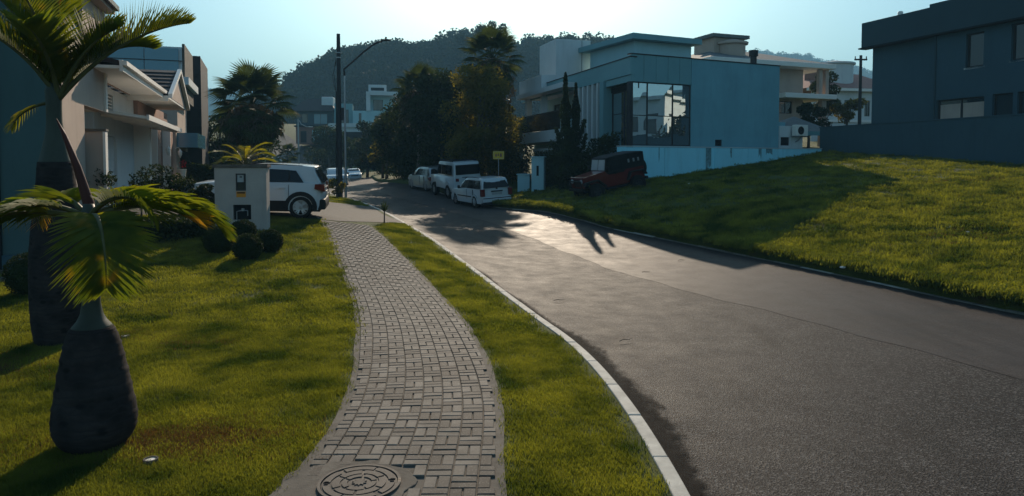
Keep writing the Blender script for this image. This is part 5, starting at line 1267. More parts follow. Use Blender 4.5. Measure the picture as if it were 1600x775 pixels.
def fan_palm(label, x, y, h, stalk, r, n, skirt, group=None, tr=.17, low=-.9):
    zb = G(x, y); t = thing('fan_palm', label, 'palm tree', (x, y, zb), 0, group)
    mb = MB(); mb.tube([(0, 0, -.3), (.05, 0, h*.4), (0, .03, h*.8), (0, 0, h)], [tr*1.3, tr, tr, tr*.7], 10); mb.build('trunk', M['bark_pale'], t, smooth=True)
    me = [fan_leaf_mesh('fan_leaf', stalk*s_, r*q_, 'leaf_fan') for s_, q_ in ((1, 1), (.85, .95), (1.1, 1.05))]
    for k in range(n):
        u = (k+.5)/n; el = 1.35+(low-1.35)*u; az = k*2.399+rnd.uniform(-.2, .2)
        o = bpy.data.objects.new('fan_leaf', me[k % 3]); o.location = (0, 0, h-.25*u); o.rotation_euler = (rnd.uniform(-.3, .3), -el, az); link(o, t)
    if skirt:
        P = []; nn = skirt; a = rng.uniform(0, 2*pi, nn); u = rng.random(nn); rr = (.35+.75*np.sin(u*pi)**.6*(r+stalk)*.75)*np.sqrt(rng.random(nn))
        P = np.stack([rr*np.cos(a), rr*np.sin(a), h-.1-u*(h*.42)], -1)
        tag(cards_obj('dead_leaf_skirt', P, .38, M['leaf_dead'], t, aspect=6, droop=1.6), kind='stuff')
fan_palm('large dark fan palm with a full crown and hanging dead leaves beside the black block', p(396, 37.5), 37.5, 4.75, 1.3, 1.1, 56, 2600, low=-1.3)
fan_palm('tall dark fan palm rising above the weeping tree and the street', p(768, 45), 45, 8.0, 1.25, 1.0, 50, 1800, low=-1.2, tr=.22)
fan_palm('dark fan palm standing among the dense trees above the silver compact car', p(655, 48), 48, 6.6, 1.0, .9, 34, 700, low=-1.0)
fan_palm('small light fan palm by the road beyond the silver compact car', p(604, 60), 60, 4.6, .8, .8, 24, 200, tr=.12, low=-.9)
fan_palm('thin young palm at the left edge of the rising street', p(450, 62), 62, 2.6, .6, .55, 16, 0, tr=.08, low=-.6)
# yellow feather palm behind the crossover
q = Vector((p(382, 29.5), 29.5, 0)); zb = G(q.x, q.y); yp = thing('young_palm', 'young yellow green feather palm just behind the white crossover', 'palm tree', (q.x, q.y, zb))
mb = MB(); mb.tube([(0, 0, -.1), (0, 0, 1.5)], [.09, .06], 8); mb.build('trunk', M['bark_pale'], yp, smooth=True)
for k in range(10):
    frond(yp, (0, 0, 1.45), k*2.4+.3, R_(72-5*k), 1.55, R_(75), .40, 22, .5, 'leaf_yellow', None, lw=.04, sag=.3)
# spiky young yucca on the verge
q = Vector((-4.24, 23.3, 0)); zb = G(q.x, q.y)+LAWN; yu = thing('young_yucca', 'small spiky young yucca on the verge beside the white kerb', 'plant', (q.x, q.y, zb))
mb = MB(); mb.tube([(0, 0, -.03), (.01, 0, .42)], [.025, .02], 6); mb.build('stem', M['bark'], yu)
mb = MB()
for k in range(46):
    a = k*2.4; e = 1.45-1.5*(k/46); L_ = .42*rnd.uniform(.8, 1.1); D = Vector((cos(a)*cos(e), sin(a)*cos(e), sin(e))); Wd = Vector((-sin(a), cos(a), 0))*.012; b = Vector((0, 0, .40))
    mb.add([b-Wd, b+Wd, b+D*L_*.6+Wd, b+D*L_*.6-Wd, b+D*L_+Vector((0, 0, -.03))], [(0, 1, 2, 3), (3, 2, 4)])
mb.build('blades', M['leaf_fan'], yu, recalc=False)
tree('pole_shrub', 'small leafy shrub growing round the foot of the utility pole', -9.05, 36.3, 1.15, .5, .5, .03, 'leaf_olive', 10, 110, .09, cat='shrub')
tree('pole_shrub', 'thin sapling just left of the utility pole foot', -9.75, 37.4, 1.0, .3, .35, .02, 'leaf_dark', 5, 60, .09, cat='shrub')

tree('garden_tree', 'dark tree filling the gap left of the fan palm', p(345, 50), 50, 5.0, 2.0, 2.3, .15, 'leaf_dark', 18, 420, .2)
tree('garden_tree', 'dark tree behind the fan palm on the rising ground', p(375, 62), 62, 5.2, 3.0, 2.4, .15, 'leaf_dark', 20, 420, .24)
hedge('tall dark hedge between the weeping trees and the modern house', -4.6, 52, 1.2, 47.5, 3.2, 1.4, 11000, lumps=1, ls=.18)
# ================================================================= VEHICLES
def arc(cx, cz, r, a0, a1, n=9):
    return [(cx+r*cos(a0+(a1-a0)*k/n), cz+r*sin(a0+(a1-a0)*k/n)) for k in range(n+1)]
def loft_body(outline, half, mat, name, parent, tumble=None, rnd_=.07, shrink=.05, cutx=0):
    """side outline (x,z) lofted across the width with rounded shoulders; tumble(z)-> inward shift"""
    st = [(-1, shrink), (-.985, shrink*.45), (-.93, shrink*.12), (-.75, 0), (-.4, -.004), (0, -.006), (.4, -.004), (.75, 0), (.93, shrink*.12), (.985, shrink*.45), (1, shrink)]
    xs = [q[0] for q in outline]; zs = [q[1] for q in outline]; x0, x1 = min(xs), max(xs); z0, z1 = min(zs), max(zs); xm = (x0+x1)/2
    vs = []; n = len(outline)
    for (t, s) in st:
        for (x, z) in outline:
            e = min(1, abs(x-xm)/((x1-x0)/2)); end = max(0, (e-.82)/.18)
            hw = half*(1-.10*end**2)
            if tumble: hw -= tumble(z)
            xx = x-(x-xm)/((x1-x0)/2)*(s*1.2*(e > .86)) - (x-xm)/((x1-x0)/2)*cutx*abs(t)**2.5*(e > .86)
            zz = z-(s if z > z0+.75*(z1-z0) else 0)*.8
            vs.append((xx, t*hw, zz))
    fs = []
    for i in range(len(st)-1):
        for k in range(n): fs.append((i*n+k, i*n+(k+1) % n, (i+1)*n+(k+1) % n, (i+1)*n+k))
    bm = bmesh.new(); bv = [bm.verts.new(v) for v in vs]
    for f in fs: bm.faces.new([bv[i] for i in f])
    for row in (0, len(st)-1):
        fc = bm.faces.new([bv[row*n+k] for k in range(n)])
    bmesh.ops.triangulate(bm, faces=[f for f in bm.faces if len(f.verts) > 4], ngon_method='EAR_CLIP')
    bmesh.ops.recalc_face_normals(bm, faces=bm.faces)
    me = bpy.data.meshes.new(name); bm.to_mesh(me); bm.free(); me.materials.append(M[mat])
    me.polygons.foreach_set('use_smooth', [True]*len(me.polygons)); me.set_sharp_from_angle(angle=R_(38))
    return link(bpy.data.objects.new(name, me), parent)
def wheel(parent, x, y, r, w, rimmat='alloy', spokes=5, rr=.66):
    sg = 1 if y > 0 else -1
    Mx = Matrix.Translation((x, y, r)) @ Matrix.Rotation(-sg*pi/2, 4, 'X')   # local +z points outward
    mb = MB(); mb.M = Mx; mb.lathe([(r*rr, -w*.5), (r*.93, -w*.5), (r, -w*.35), (r, w*.35), (r*.93, w*.5), (r*rr, w*.48), (r*rr, w*.2)], 28); wo = mb.build('wheel', M['rubber'], parent, smooth=40)
    mb = MB(); mb.M = Mx; mb.disc((0, 0), r*rr*.93, r*rr+.004, 0, 2*pi, -w*.4, w*.46, 28)
    for k in range(spokes*2):
        a = 2*pi*k/(spokes*2)+(.16 if k % 2 else -.16)*.8; c_, s_ = cos(a), sin(a); wd = .02*r/.33
        mb.add([(c_*.03-s_*wd, s_*.03+c_*wd, w*.30), (c_*.03+s_*wd, s_*.03-c_*wd, w*.30), (c_*r*rr*.88+s_*wd*1.2, s_*r*rr*.88-c_*wd*1.2, w*.42), (c_*r*rr*.88-s_*wd*1.2, s_*r*rr*.88+c_*wd*1.2, w*.42),
                (c_*.03-s_*wd, s_*.03+c_*wd, w*.36), (c_*.03+s_*wd, s_*.03-c_*wd, w*.36), (c_*r*rr*.88+s_*wd*1.2, s_*r*rr*.88-c_*wd*1.2, w*.47), (c_*r*rr*.88-s_*wd*1.2, s_*r*rr*.88+c_*wd*1.2, w*.47)],
               [(0,3,2,1),(4,5,6,7),(0,1,5,4),(1,2,6,5),(2,3,7,6),(3,0,4,7)])
    mb.lathe([(r*.14, w*.2), (r*.14, w*.44), (.001, w*.45)], 12); mb.build('rim', M[rimmat], wo)
    mb = MB(); mb.M = Mx; mb.lathe([(r*rr*.85, w*.05), (.001, w*.06)], 20); mb.build('brake', M['trim'], wo)
def side_panel(parent, name, mat, poly, yfun, th=.012):
    """flat-ish polygon (x,z) on both sides, following body half-width yfun(z)"""
    for sg in (-1, 1):
        vs = [(x, sg*(yfun(z)+.004), z) for x, z in poly]+[(x, sg*(yfun(z)-th), z) for x, z in poly]; n = len(poly)
        mb = MB(); mb.add(vs, [tuple(range(n)), tuple(range(n, 2*n))[::-1]]+[(i, (i+1) % n, n+(i+1) % n, n+i) for i in range(n)]); mb.build(name, M[mat], parent)
def end_panel(parent, name, mat, pts, th=.012):
    """4 corners (x,y,z) panel given thickness along x"""
    n = len(pts); sg = 1
    mb = MB(); mb.add([tuple(q) for q in pts]+[(q[0]-th, q[1], q[2]) for q in pts], [tuple(range(n)), tuple(range(n, 2*n))[::-1]]+[(i, (i+1) % n, n+(i+1) % n, n+i) for i in range(n)]); return mb.build(name, M[mat], parent)
def place(t, x, y, heading):
    """heading = direction of the nose in degrees from +x; tilts with the ground"""
    a = R_(heading); ux, uy = cos(a), sin(a); z = G(x, y)
    sf = (G(x+ux*1.3, y+uy*1.3)-G(x-ux*1.3, y-uy*1.3))/2.6; sl2 = (G(x-uy*.7, y+ux*.7)-G(x+uy*.7, y-ux*.7))/1.4
    t.location = (x, y, z); t.rotation_mode = 'XYZ'; t.rotation_euler = Matrix(((ux, -uy, -sf*ux+sl2*uy), (uy, ux, -sf*uy-sl2*ux), (sf, sl2, 1))).to_euler()
    return t

def hatch(name, label, L, Wd, H, wb, paint, wr, belt, prof_low, prof_top, gl, clad=False, rear='suv', cat='car', fo=.82, parts=True, rail=False, spokes=5):
    """nose towards +x, origin under the middle"""
    t = thing(name, label, cat)
    xr, xf = -L/2, L/2; ax_f = xf-fo; ax_r = ax_f-wb; zs = .22 if not clad else .26; wa = wr+.055
    low = [(xr+.04, zs+.14)]+[(xr+.10, zs)]
    low += [(ax_r-wa, zs)]+[(ax_r+wa*cos(pi-k*pi/10), max(zs, wr+wa*sin(pi-k*pi/10))) for k in range(1, 10)]+[(ax_r+wa, zs)]
    low += [(ax_f-wa, zs)]+[(ax_f+wa*cos(pi-k*pi/10), max(zs, wr+wa*sin(pi-k*pi/10))) for k in range(1, 10)]+[(ax_f+wa, zs)]
    low += [(xf-.10, zs), (xf-.02, zs+.16)]+[(xr+L*a, b) for a, b in prof_low]
    body = loft_body(low, Wd/2, paint, 'body', t, tumble=lambda z: .05*max(0, (z-.62))+.04*max(0, .45-z), cutx=.10)
    yb = lambda z: Wd/2-.05*max(0, z-.62)-.04*max(0, .45-z)
    top = [(xr+L*a, b) for a, b in prof_top]; zt0 = min(b for a, b in top)-.03
    cab = loft_body(top, Wd/2-.035, paint, 'cabin', t, tumble=lambda z: .30*max(0, z-belt), shrink=.06, cutx=.06)
    yc = lambda z: Wd/2-.035-.30*max(0, z-belt)
    s_ = gl['side']; side_panel(t, 'pillar_trim', 'trim', [(xr+L*a, b) for a, b in (s_[0][0], s_[0][1], s_[-1][0], s_[-1][1], s_[-1][2], s_[-1][-1], s_[0][2], s_[0][3])], lambda z: yc(z)-.002)
    for poly in gl['side']: side_panel(t, 'side_window', 'car_glass', [(xr+L*a, b) for a, b in poly], yc)
    for nm, (a0, b0, a1, b1) in (('rear_window', gl['rear']), ('windscreen', gl['front'])):
        sgn = -1 if nm == 'rear_window' else 1; x0, x1 = xr+L*a0, xr+L*a1; w0, w1 = yc(b0)-.10, yc(b1)-.12
        dx = sgn*.065
        mb = MB(); xa, xb = x0+dx, x1+dx
        mb.add([(xa, -w0, b0), (xa, w0, b0), (xb, w1, b1), (xb, -w1, b1), (xa-sgn*.05, -w0, b0), (xa-sgn*.05, w0, b0), (xb-sgn*.05, w1, b1), (xb-sgn*.05, -w1, b1)], [(0,1,2,3),(7,6,5,4),(0,4,5,1),(1,5,6,2),(2,6,7,3),(3,7,4,0)])
        mb.build(nm, M['car_glass'], t)
    for sx in (ax_r, ax_f):
        for sg in (-1, 1):
            wheel(t, sx, sg*(Wd/2-.11), wr, .21, spokes=spokes)
            mb = MB(); mb.prismy([(sx+(wa+.01)*cos(pi*k/12), wr+(wa+.01)*sin(pi*k/12)) for k in range(13)], *sorted((sg*(Wd/2-.30), sg*(Wd/2-.035)))); mb.build('wheel_liner', M['trim'], t)
    mb = MB(); mb.box(xr+.15, xf-.15, -Wd/2+.22, Wd/2-.22, .20, .60); mb.build('underbody', M['trim'], t)
    if clad:
        c = []
        for cx_ in (ax_r, ax_f):
            for sg in (-1, 1):
                mb = MB(); o_ = []; i_ = []
                for k in range(15):
                    a = pi*1.06-(pi*1.12)*k/14; o_.append((cx_+(wa+.075)*cos(a), wr+(wa+.075)*sin(a))); i_.append((cx_+(wa-.045)*cos(a), wr+(wa-.045)*sin(a)))
                poly = o_+i_[::-1]; ys0, ys1 = (Wd/2-.10)*sg, (Wd/2+.012)*sg
                n = len(o_); vs = [(q[0], ys1, q[1]) for q in o_]+[(q[0], ys1, q[1]) for q in i_]+[(q[0], ys0, q[1]) for q in o_]+[(q[0], ys0, q[1]) for q in i_]
                fs = []
                for k in range(n-1): fs += [(k, k+1, n+k+1, n+k), (k, 2*n+k, 2*n+k+1, k+1), (n+k, n+k+1, 3*n+k+1, 3*n+k)]
                mb.add(vs, fs); mb.build('wheel_arch_trim', M['trim'], t)
        side_panel(t, 'sill_trim', 'trim', [(ax_r+wa, zs-.01), (ax_f-wa, zs-.01), (ax_f-wa-.01, zs+.27), (ax_r+wa+.01, zs+.27)], lambda z: Wd/2+.004, .05)
    bz = .30 if not clad else .34
    mb = MB(); mb.prismy([(xr-.02, bz-.06), (xr+.30, bz-.08), (xr+.30, bz+.22), (xr+.0, bz+.24), (xr-.035, bz+.12)], -Wd/2*.90, Wd/2*.90); mb.build('rear_bumper', M['trim' if clad else paint], t, bevel=.03)
    mb = MB(); mb.prismy([(xf+.02, bz-.10), (xf-.30, bz-.10), (xf-.30, bz+.2), (xf, bz+.22), (xf+.035, bz+.1)], -Wd/2*.86, Wd/2*.86); mb.build('front_bumper', M['trim' if clad else paint], t, bevel=.03)
    mb = MB(); mb.box(xf-.10, xf+.012, -Wd*.24, Wd*.24, .52, .66); mb.build('grille', M['trim'], t)
    for sg in (-1, 1):
        mb = MB(); mb.prismy([(xf-.32, .66), (xf-.015, .60), (xf-.0, .72), (xf-.30, .80)], *sorted((sg*Wd*.30, sg*Wd*.452))); mb.build('headlight', M['lamp_clear'], t, bevel=.015)
        mb = MB(); zz = .82 if clad else .72
        if rear == 'wagon': mb.box(xr-.012, xr+.14, *sorted((sg*Wd*.372, sg*(Wd*.5-.012))), .58, .92)
        else: mb.prismy([(xr-.006, zz-.02), (xr+.30, zz+.06), (xr+.28, zz+.20), (xr+.035, zz+.20)], *sorted((sg*Wd*.34, sg*(Wd*.5-.006))))
        mb.build('tail_light', M['tail_red'], t, bevel=.012)
        mb = MB(); xm_ = xr+L*gl['mirror']; mb.lathe([(.001, -.09), (.06, -.08), (.075, 0), (.06, .07), (.001, .08)], 8, (xm_, sg*(Wd/2+.09), belt+.06)); mo = mb.build('wing_mirror', M[paint if clad else 'trim'], t, smooth=True)
        mb = MB(); mb.box(xm_-.02, xm_+.03, *sorted((sg*(Wd/2-.06), sg*(Wd/2+.05))), belt-.02, belt+.02); mb.build('mirror_arm', M['trim'], mo)
        for a in gl['handles']:
            mb = MB(); mb.box(xr+L*a, xr+L*a+.17, *sorted((sg*(yb(belt-.12)+.002), sg*(yb(belt-.12)+.03))), belt-.14, belt-.11); mb.build('door_handle', M[paint], t)
        for a in gl['seams']:
            mb = MB(); mb.box(xr+L*a, xr+L*a+.008, *sorted((sg*(Wd/2-.03), sg*(yb(.6)+.0015))), zs+.18, belt-.03); mb.build('door_gap', M['trim'], t)
        if rail:
            za = gl['roofz']; mb = MB(); mb.tube([(xr+L*.10, sg*(yc(za)-.06), za-.02), (xr+L*.16, sg*(yc(za)-.06), za+.045), (xr+L*.36, sg*(yc(za)-.06), za+.07), (xr+L*.52, sg*(yc(za)-.06), za+.05), (xr+L*.58, sg*(yc(za)-.06), za-.03)], .017, 6); mb.build('roof_rail', M['trim'], t)
    mb = MB(); mb.box(xr-.014, xr+.02, -.26, .26, .66 if rear != 'wagon' else .63, .79 if rear != 'wagon' else .75); mb.build('number_plate', M['plate'], t)
    if rear == 'wagon':
        mb = MB(); mb.box(xr-.016, xr+.02, -.30, .30, .765, .83); mb.build('plate_recess', M['trim'], t)
        mb = MB(); mb.tube([(xr-.016, 0, .93), (xr+.01, 0, .93)], .045, 14); mb.build('badge', M['trim'], t)
        side_panel(t, 'rub_strip', 'trim', [(ax_r+wa+.02, .50), (ax_f-wa-.02, .50), (ax_f-wa-.02, .55), (ax_r+wa+.02, .55)], lambda z: Wd/2+.004, .02)
        mb = MB(); mb.box(xr-.042, xr-.02, -Wd/2*.88, Wd/2*.88, .46, .50); mb.build('bumper_strip', M['trim'], t)
        mb = MB(); mb.box(xr-.03, xr+.2, -Wd/2*.9, Wd/2*.9, .17, .30); mb.build('rear_valance', M['trim'], t)
    else:
        mb = MB(); mb.box(xr-.010, xr+.02, -Wd*.30, Wd*.30, .895, .915); mb.build('boot_trim', M['trim'], t)
    return t

GL_SUV = dict(side=[[(.145, 1.06), (.24, 1.075), (.235, 1.40), (.20, 1.395)], [(.25, 1.07), (.43, 1.06), (.43, 1.435), (.245, 1.41)], [(.445, 1.05), (.66, 1.02), (.60, 1.22), (.53, 1.40), (.445, 1.43)]],
              rear=(.018, 1.08, .075, 1.42), front=(.715, 1.03, .565, 1.44), mirror=.63, handles=(.27, .45), seams=(.435, .245), roofz=1.49)
suv = hatch('parked_crossover', 'white compact crossover with black trim parked across the driveway behind the meter pillar', 4.15, 1.78, 1.57, 2.65, 'car_white', .335, 1.02,
    [(.995, .62), (.985, .76), (.94, .90), (.86, .98), (.74, 1.04), (.5, 1.06), (.2, 1.07), (.03, 1.06), (.004, .92), (.0, .70), (.005, .55)],
    [(.012, 1.03), (.018, 1.10), (.05, 1.30), (.082, 1.46), (.06, 1.50), (.075, 1.525), (.16, 1.55), (.32, 1.565), (.45, 1.555), (.55, 1.50), (.66, 1.26), (.76, 1.02)], GL_SUV, clad=True, rail=True)
place(suv, -7.95, 21.75, 191); suv.scale = (1.03, 1.03, 1.04)
GL_W = dict(side=[[(.05, .94), (.235, .93), (.235, 1.30), (.10, 1.30)], [(.25, .93), (.42, .92), (.42, 1.32), (.25, 1.31)], [(.435, .92), (.64, .90), (.53, 1.29), (.435, 1.32)]],
            rear=(.012, .96, .075, 1.33), front=(.68, .92, .535, 1.33), mirror=.61, handles=(.27, .45), seams=(.425, .245), roofz=1.38)
wag = hatch('station_wagon', 'white older station wagon nearest in the row parked along the far kerb', 4.2, 1.65, 1.43, 2.47, 'car_white', .29, .90,
    [(.995, .55), (.985, .66), (.94, .76), (.84, .84), (.70, .90), (.4, .92), (.02, .93), (.0, .86), (.0, .55)],
    [(.004, .90), (.012, 1.0), (.055, 1.32), (.075, 1.40), (.14, 1.425), (.3, 1.435), (.45, 1.42), (.52, 1.38), (.62, 1.12), (.72, .89)], GL_W, rear='wagon', rail=True, spokes=6)
place(wag, -1.6, 35.3, 116)
GL_C = dict(side=[[(.08, 1.0), (.22, 1.0), (.22, 1.36), (.12, 1.36)], [(.235, 1.0), (.41, .99), (.41, 1.38), (.235, 1.37)], [(.425, .99), (.62, .97), (.52, 1.34), (.425, 1.38)]],
            rear=(.014, 1.0, .07, 1.38), front=(.69, .99, .54, 1.39), mirror=.62, handles=(.26, .44), seams=(.415, .23), roofz=1.45)
def c_suv(name, label, paint):
    return hatch(name, label, 4.1, 1.74, 1.6, 2.5, paint, .33, .98, [(.995, .62), (.985, .74), (.94, .88), (.84, .96), (.72, 1.0), (.4, 1.0), (.02, 1.0), (.0, .9), (.0, .6)],
        [(.004, .97), (.014, 1.08), (.05, 1.36), (.07, 1.47), (.14, 1.51), (.3, 1.52), (.45, 1.50), (.54, 1.44), (.64, 1.2), (.75, .97)], GL_C, rail=True)
sil = c_suv('compact_suv', 'silver and white compact utility car farthest in the row along the far kerb', 'car_silver'); place(sil, -5.2, 45.2, 118)
fa = c_suv('compact_suv', 'dark windowed pale car parked right behind the utility pole on the left side', 'car_grey'); place(fa, p(526, 60), 60, -72)
fb = hatch('far_hatchback', 'small pale car facing us farthest down the street right of the utility pole', 4.0, 1.72, 1.5, 2.5, 'car_grey', .31, .93,
    [(.995, .6), (.985, .7), (.94, .82), (.84, .9), (.72, .95), (.4, .95), (.02, .95), (.0, .86), (.0, .6)], [(.004, .92), (.014, 1.04), (.06, 1.34), (.09, 1.44), (.2, 1.48), (.4, 1.48), (.52, 1.42), (.63, 1.16), (.75, .92)],
    dict(side=[[(.1, .96), (.4, .95), (.4, 1.36), (.14, 1.34)], [(.415, .95), (.62, .93), (.52, 1.32), (.415, 1.36)]], rear=(.014, .97, .07, 1.33), front=(.69, .95, .54, 1.36), mirror=.62, handles=(.26, .44), seams=(.415,), roofz=1.42))
place(fb, p(553, 84), 84, -74)

# ---- white boxy off-roader with a large rear window
vt = thing('off_roader', 'tall white boxy off roader with big rear window between the wagon and the silver car', 'off roader')
L_, Wd, H_ = 4.3, 1.78, 2.05
low = [(-2.1, .62), (-1.75, .62)]+[(-1.25+.46*cos(pi-k*pi/8), .55+.46*sin(pi-k*pi/8)) for k in range(0, 9)]+[(.75, .58)]+[(1.22+.46*cos(pi-k*pi/8), .55+.46*sin(pi-k*pi/8)) for k in range(0, 9)]+[(1.9, .6), (2.05, .7), (2.05, 1.12), (1.95, 1.2), (.85, 1.27), (-2.1, 1.27)]
loft_body(low, Wd/2, 'car_white', 'body', vt, shrink=.03, cutx=.02)
loft_body([(-2.1, 1.24), (-2.08, 1.9), (-2.02, 2.02), (-1.8, 2.06), (.2, 2.06), (.4, 2.0), (.78, 1.25)], Wd/2-.03, 'car_white', 'cabin', vt, tumble=lambda z: .10*max(0, z-1.25), shrink=.05)
yo = lambda z: Wd/2-.03-.10*max(0, z-1.25)
for poly in ([(-1.9, 1.36), (-.95, 1.36), (-.95, 1.88), (-1.88, 1.88)], [(-.85, 1.36), (-.2, 1.36), (-.2, 1.88), (-.85, 1.88)], [(-.1, 1.36), (.62, 1.34), (.36, 1.88), (-.1, 1.88)]): side_panel(vt, 'side_window', 'car_glass', poly, yo)
mb = MB(); mb.box(-2.125, -2.07, -.72, .66, 1.36, 1.90); mb.build('rear_window', M['car_glass'], vt, bevel=.01)
end_panel(vt, 'windscreen', 'car_glass', [(.80, -.72, 1.30), (.80, .72, 1.30), (.46, .68, 1.95), (.46, -.68, 1.95)], .03)
mb = MB(); mb.box(-2.12, -2.09, .50, .68, 1.0, 1.17); mb.build('tail_light', M['tail_red'], vt); mb = MB(); mb.box(-2.12, -2.09, -.76, -.62, .95, 1.17); mb.build('tail_light', M['tail_red'], vt)
mb = MB(); mb.box(-2.13, -2.10, .0, .30, 1.20, 1.23); mb.build('door_handle', M['trim'], vt)
mb = MB(); mb.box(-2.28, -2.1, -.80, .80, .50, .64); mb.build('rear_bumper', M['trim'], vt, bevel=.02)
mb = MB(); mb.box(2.05, 2.2, -.80, .80, .50, .66); mb.build('front_bumper', M['trim'], vt, bevel=.02)
mb = MB(); mb.box(-1.9, 1.9, -.55, .55, .42, .66); mb.build('chassis', M['trim'], vt)
mb = MB(); mb.box(2.04, 2.07, -.5, .5, .76, 1.08); mb.build('grille', M['trim'], vt)
for sg in (-1, 1):
    mb = MB(); mb.tube([(2.03, sg*.62, .92), (2.07, sg*.62, .92)], .09, 14); mb.build('headlight', M['lamp_clear'], vt)
    for x in (-1.25, 1.22): wheel(vt, x, sg*(Wd/2-.10), .40, .25, 'grey_metal', 5, .55)
    mb = MB(); mb.lathe([(.001, -.12), (.07, -.1), (.075, .1), (.001, .12)], 8, (.62, sg*(Wd/2+.14), 1.5)); mb.build('wing_mirror', M['trim'], vt)
for k in range(5): mb = MB(); mb.box(-1.7+k*.42, -1.66+k*.42, -.68, .68, 2.09, 2.12); mb.build('roof_rack_bar', M['trim'], vt)
for sg in (-1, 1): mb = MB(); mb.box(-1.75, .06, *sorted((sg*.66, sg*.70)), 2.05, 2.16); mb.build('roof_rack_rail', M['trim'], vt)
place(vt, -3.25, 40.6, 114)

# ---- red jeep with black canvas top
jp = thing('canvas_top_jeep', 'red open jeep with a black canvas top parked on the plot before the white wall', 'jeep')
Wd = 1.5
# nose +x
low = [(-1.55, .62), (-1.40, .52), (-.42, .50), (.62, .50), (.80, .86), (1.62, .86), (1.64, 1.10), (.55, 1.22), (.40, 1.05), (.05, 1.0), (-.42, 1.02), (-.50, 1.15), (-1.55, 1.15)]
loft_body(low, .62, 'car_red', 'body', jp, shrink=.02)
mb = MB(); mb.box(1.62, 1.68, -.58, .58, .62, 1.12); mb.build('grille', M['car_red'], jp, bevel=.02)
for k in range(7): mb = MB(); mb.box(1.681, 1.69, -.26+k*.08, -.22+k*.08, .68, 1.02); mb.build('grille_slot', M['trim'], jp)
for sg in (-1, 1):
    mb = MB(); mb.tube([(1.66, sg*.42, .93), (1.71, sg*.42, .93)], .10, 16); mb.build('headlight', M['lamp_clear'], jp)
    ys = sorted((sg*.56, sg*.80)); mb = MB(); mb.prismy([(1.72, .74), (1.66, .88), (1.0, .93), (.62, .60), (.60, .54), (.66, .54), (1.02, .87), (1.60, .83), (1.68, .72)], *ys); mb.build('front_fender', M['trim'], jp, bevel=.01)
    mb = MB(); mb.prismy([(-1.5, .74), (-1.38, .95), (-.72, .95), (-.55, .62), (-.50, .62), (-.68, 1.0), (-1.42, 1.0), (-1.56, .76)], *ys); mb.build('rear_fender', M['trim'], jp, bevel=.01)
    for x in (-1.02, 1.14): wheel(jp, x, sg*.70, .385, .24, 'dark_metal', 5, .52)
    mb = MB(); mb.lathe([(.001, -.08), (.06, -.06), (.06, .06), (.001, .08)], 8, (.50, sg*.86, 1.36)); mb.build('wing_mirror', M['trim'], jp)
    side_panel(jp, 'canvas_side', 'canvas', [(-1.5, 1.14), (-.52, 1.14), (-.40, 1.03), (.38, 1.05), (.34, 1.74), (-1.5, 1.76)], lambda z: .64-.05*(z-1.1), .02)
    side_panel(jp, 'side_window', 'glass_dark', [(-.35, 1.2), (.26, 1.2), (.24, 1.62), (-.35, 1.62)], lambda z: .652-.05*(z-1.1), .01)
    for x in (-1.30, -1.05, -.78): side_panel(jp, 'clear_patch', 'lamp_clear', [(x, 1.40), (x+.09, 1.40), (x+.09, 1.56), (x, 1.56)], lambda z: .652-.05*(z-1.1), .008)
    mb = MB(); mb.box(-.45, .60, *sorted((sg*.62, sg*.78)), .40, .45); mb.build('side_step', M['trim'], jp)
loft_body([(-1.54, 1.68), (-1.52, 1.80), (-1.2, 1.85), (0, 1.84), (.42, 1.78), (.46, 1.72)], .66, 'canvas', 'canvas_roof', jp, shrink=.04)
mb = MB(); mb.box(-1.56, -1.53, -.62, .62, 1.1, 1.78); mb.build('canvas_back', M['canvas'], jp)
mb = MB(); mb.add([(.55, -.64, 1.20), (.55, .64, 1.20), (.42, .60, 1.76), (.42, -.60, 1.76), (.51, -.64, 1.20), (.51, .64, 1.20), (.38, .60, 1.76), (.38, -.60, 1.76)], [(0,1,2,3),(7,6,5,4),(0,4,5,1),(1,5,6,2),(2,6,7,3),(3,7,4,0)]); wf = mb.build('windscreen_frame', M['trim'], jp)
for a, b in ((-.58, -.03), (.03, .58)):
    mb = MB(); mb.add([(.562, a, 1.25), (.562, b, 1.25), (.438, b, 1.72), (.438, a, 1.72), (.545, a, 1.25), (.545, b, 1.25), (.42, b, 1.72), (.42, a, 1.72)], [(0,1,2,3),(7,6,5,4),(0,4,5,1),(1,5,6,2),(2,6,7,3),(3,7,4,0)]); mb.build('windscreen', M['lamp_clear'], wf)
mb = MB(); mb.tube([(1.72, -.5, .6), (1.78, -.5, .95), (1.78, .5, .95), (1.72, .5, .6)], .03, 8); mb.build('bull_bar', M['trim'], jp)
mb = MB(); mb.box(1.70, 1.80, -.66, .66, .50, .62); mb.build('front_bumper', M['trim'], jp, bevel=.01); mb = MB(); mb.box(-1.68, -1.56, -.6, .6, .50, .62); mb.build('rear_bumper', M['trim'], jp)
mb = MB(); mb.M = Matrix.Translation((-1.68, .1, 1.05)) @ Matrix.Rotation(pi/2, 4, 'Y'); mb.lathe([(.18, -.1), (.34, -.1), (.36, 0), (.34, .1), (.18, .1)], 24); mb.build('spare_wheel', M['rubber'], jp, smooth=40)
mb = MB(); mb.box(-1.4, 1.6, -.35, .35, .38, .52); mb.build('chassis', M['trim'], jp)
place(jp, 4.3, 30.3, 203); jp.scale = (.94, .94, .94)

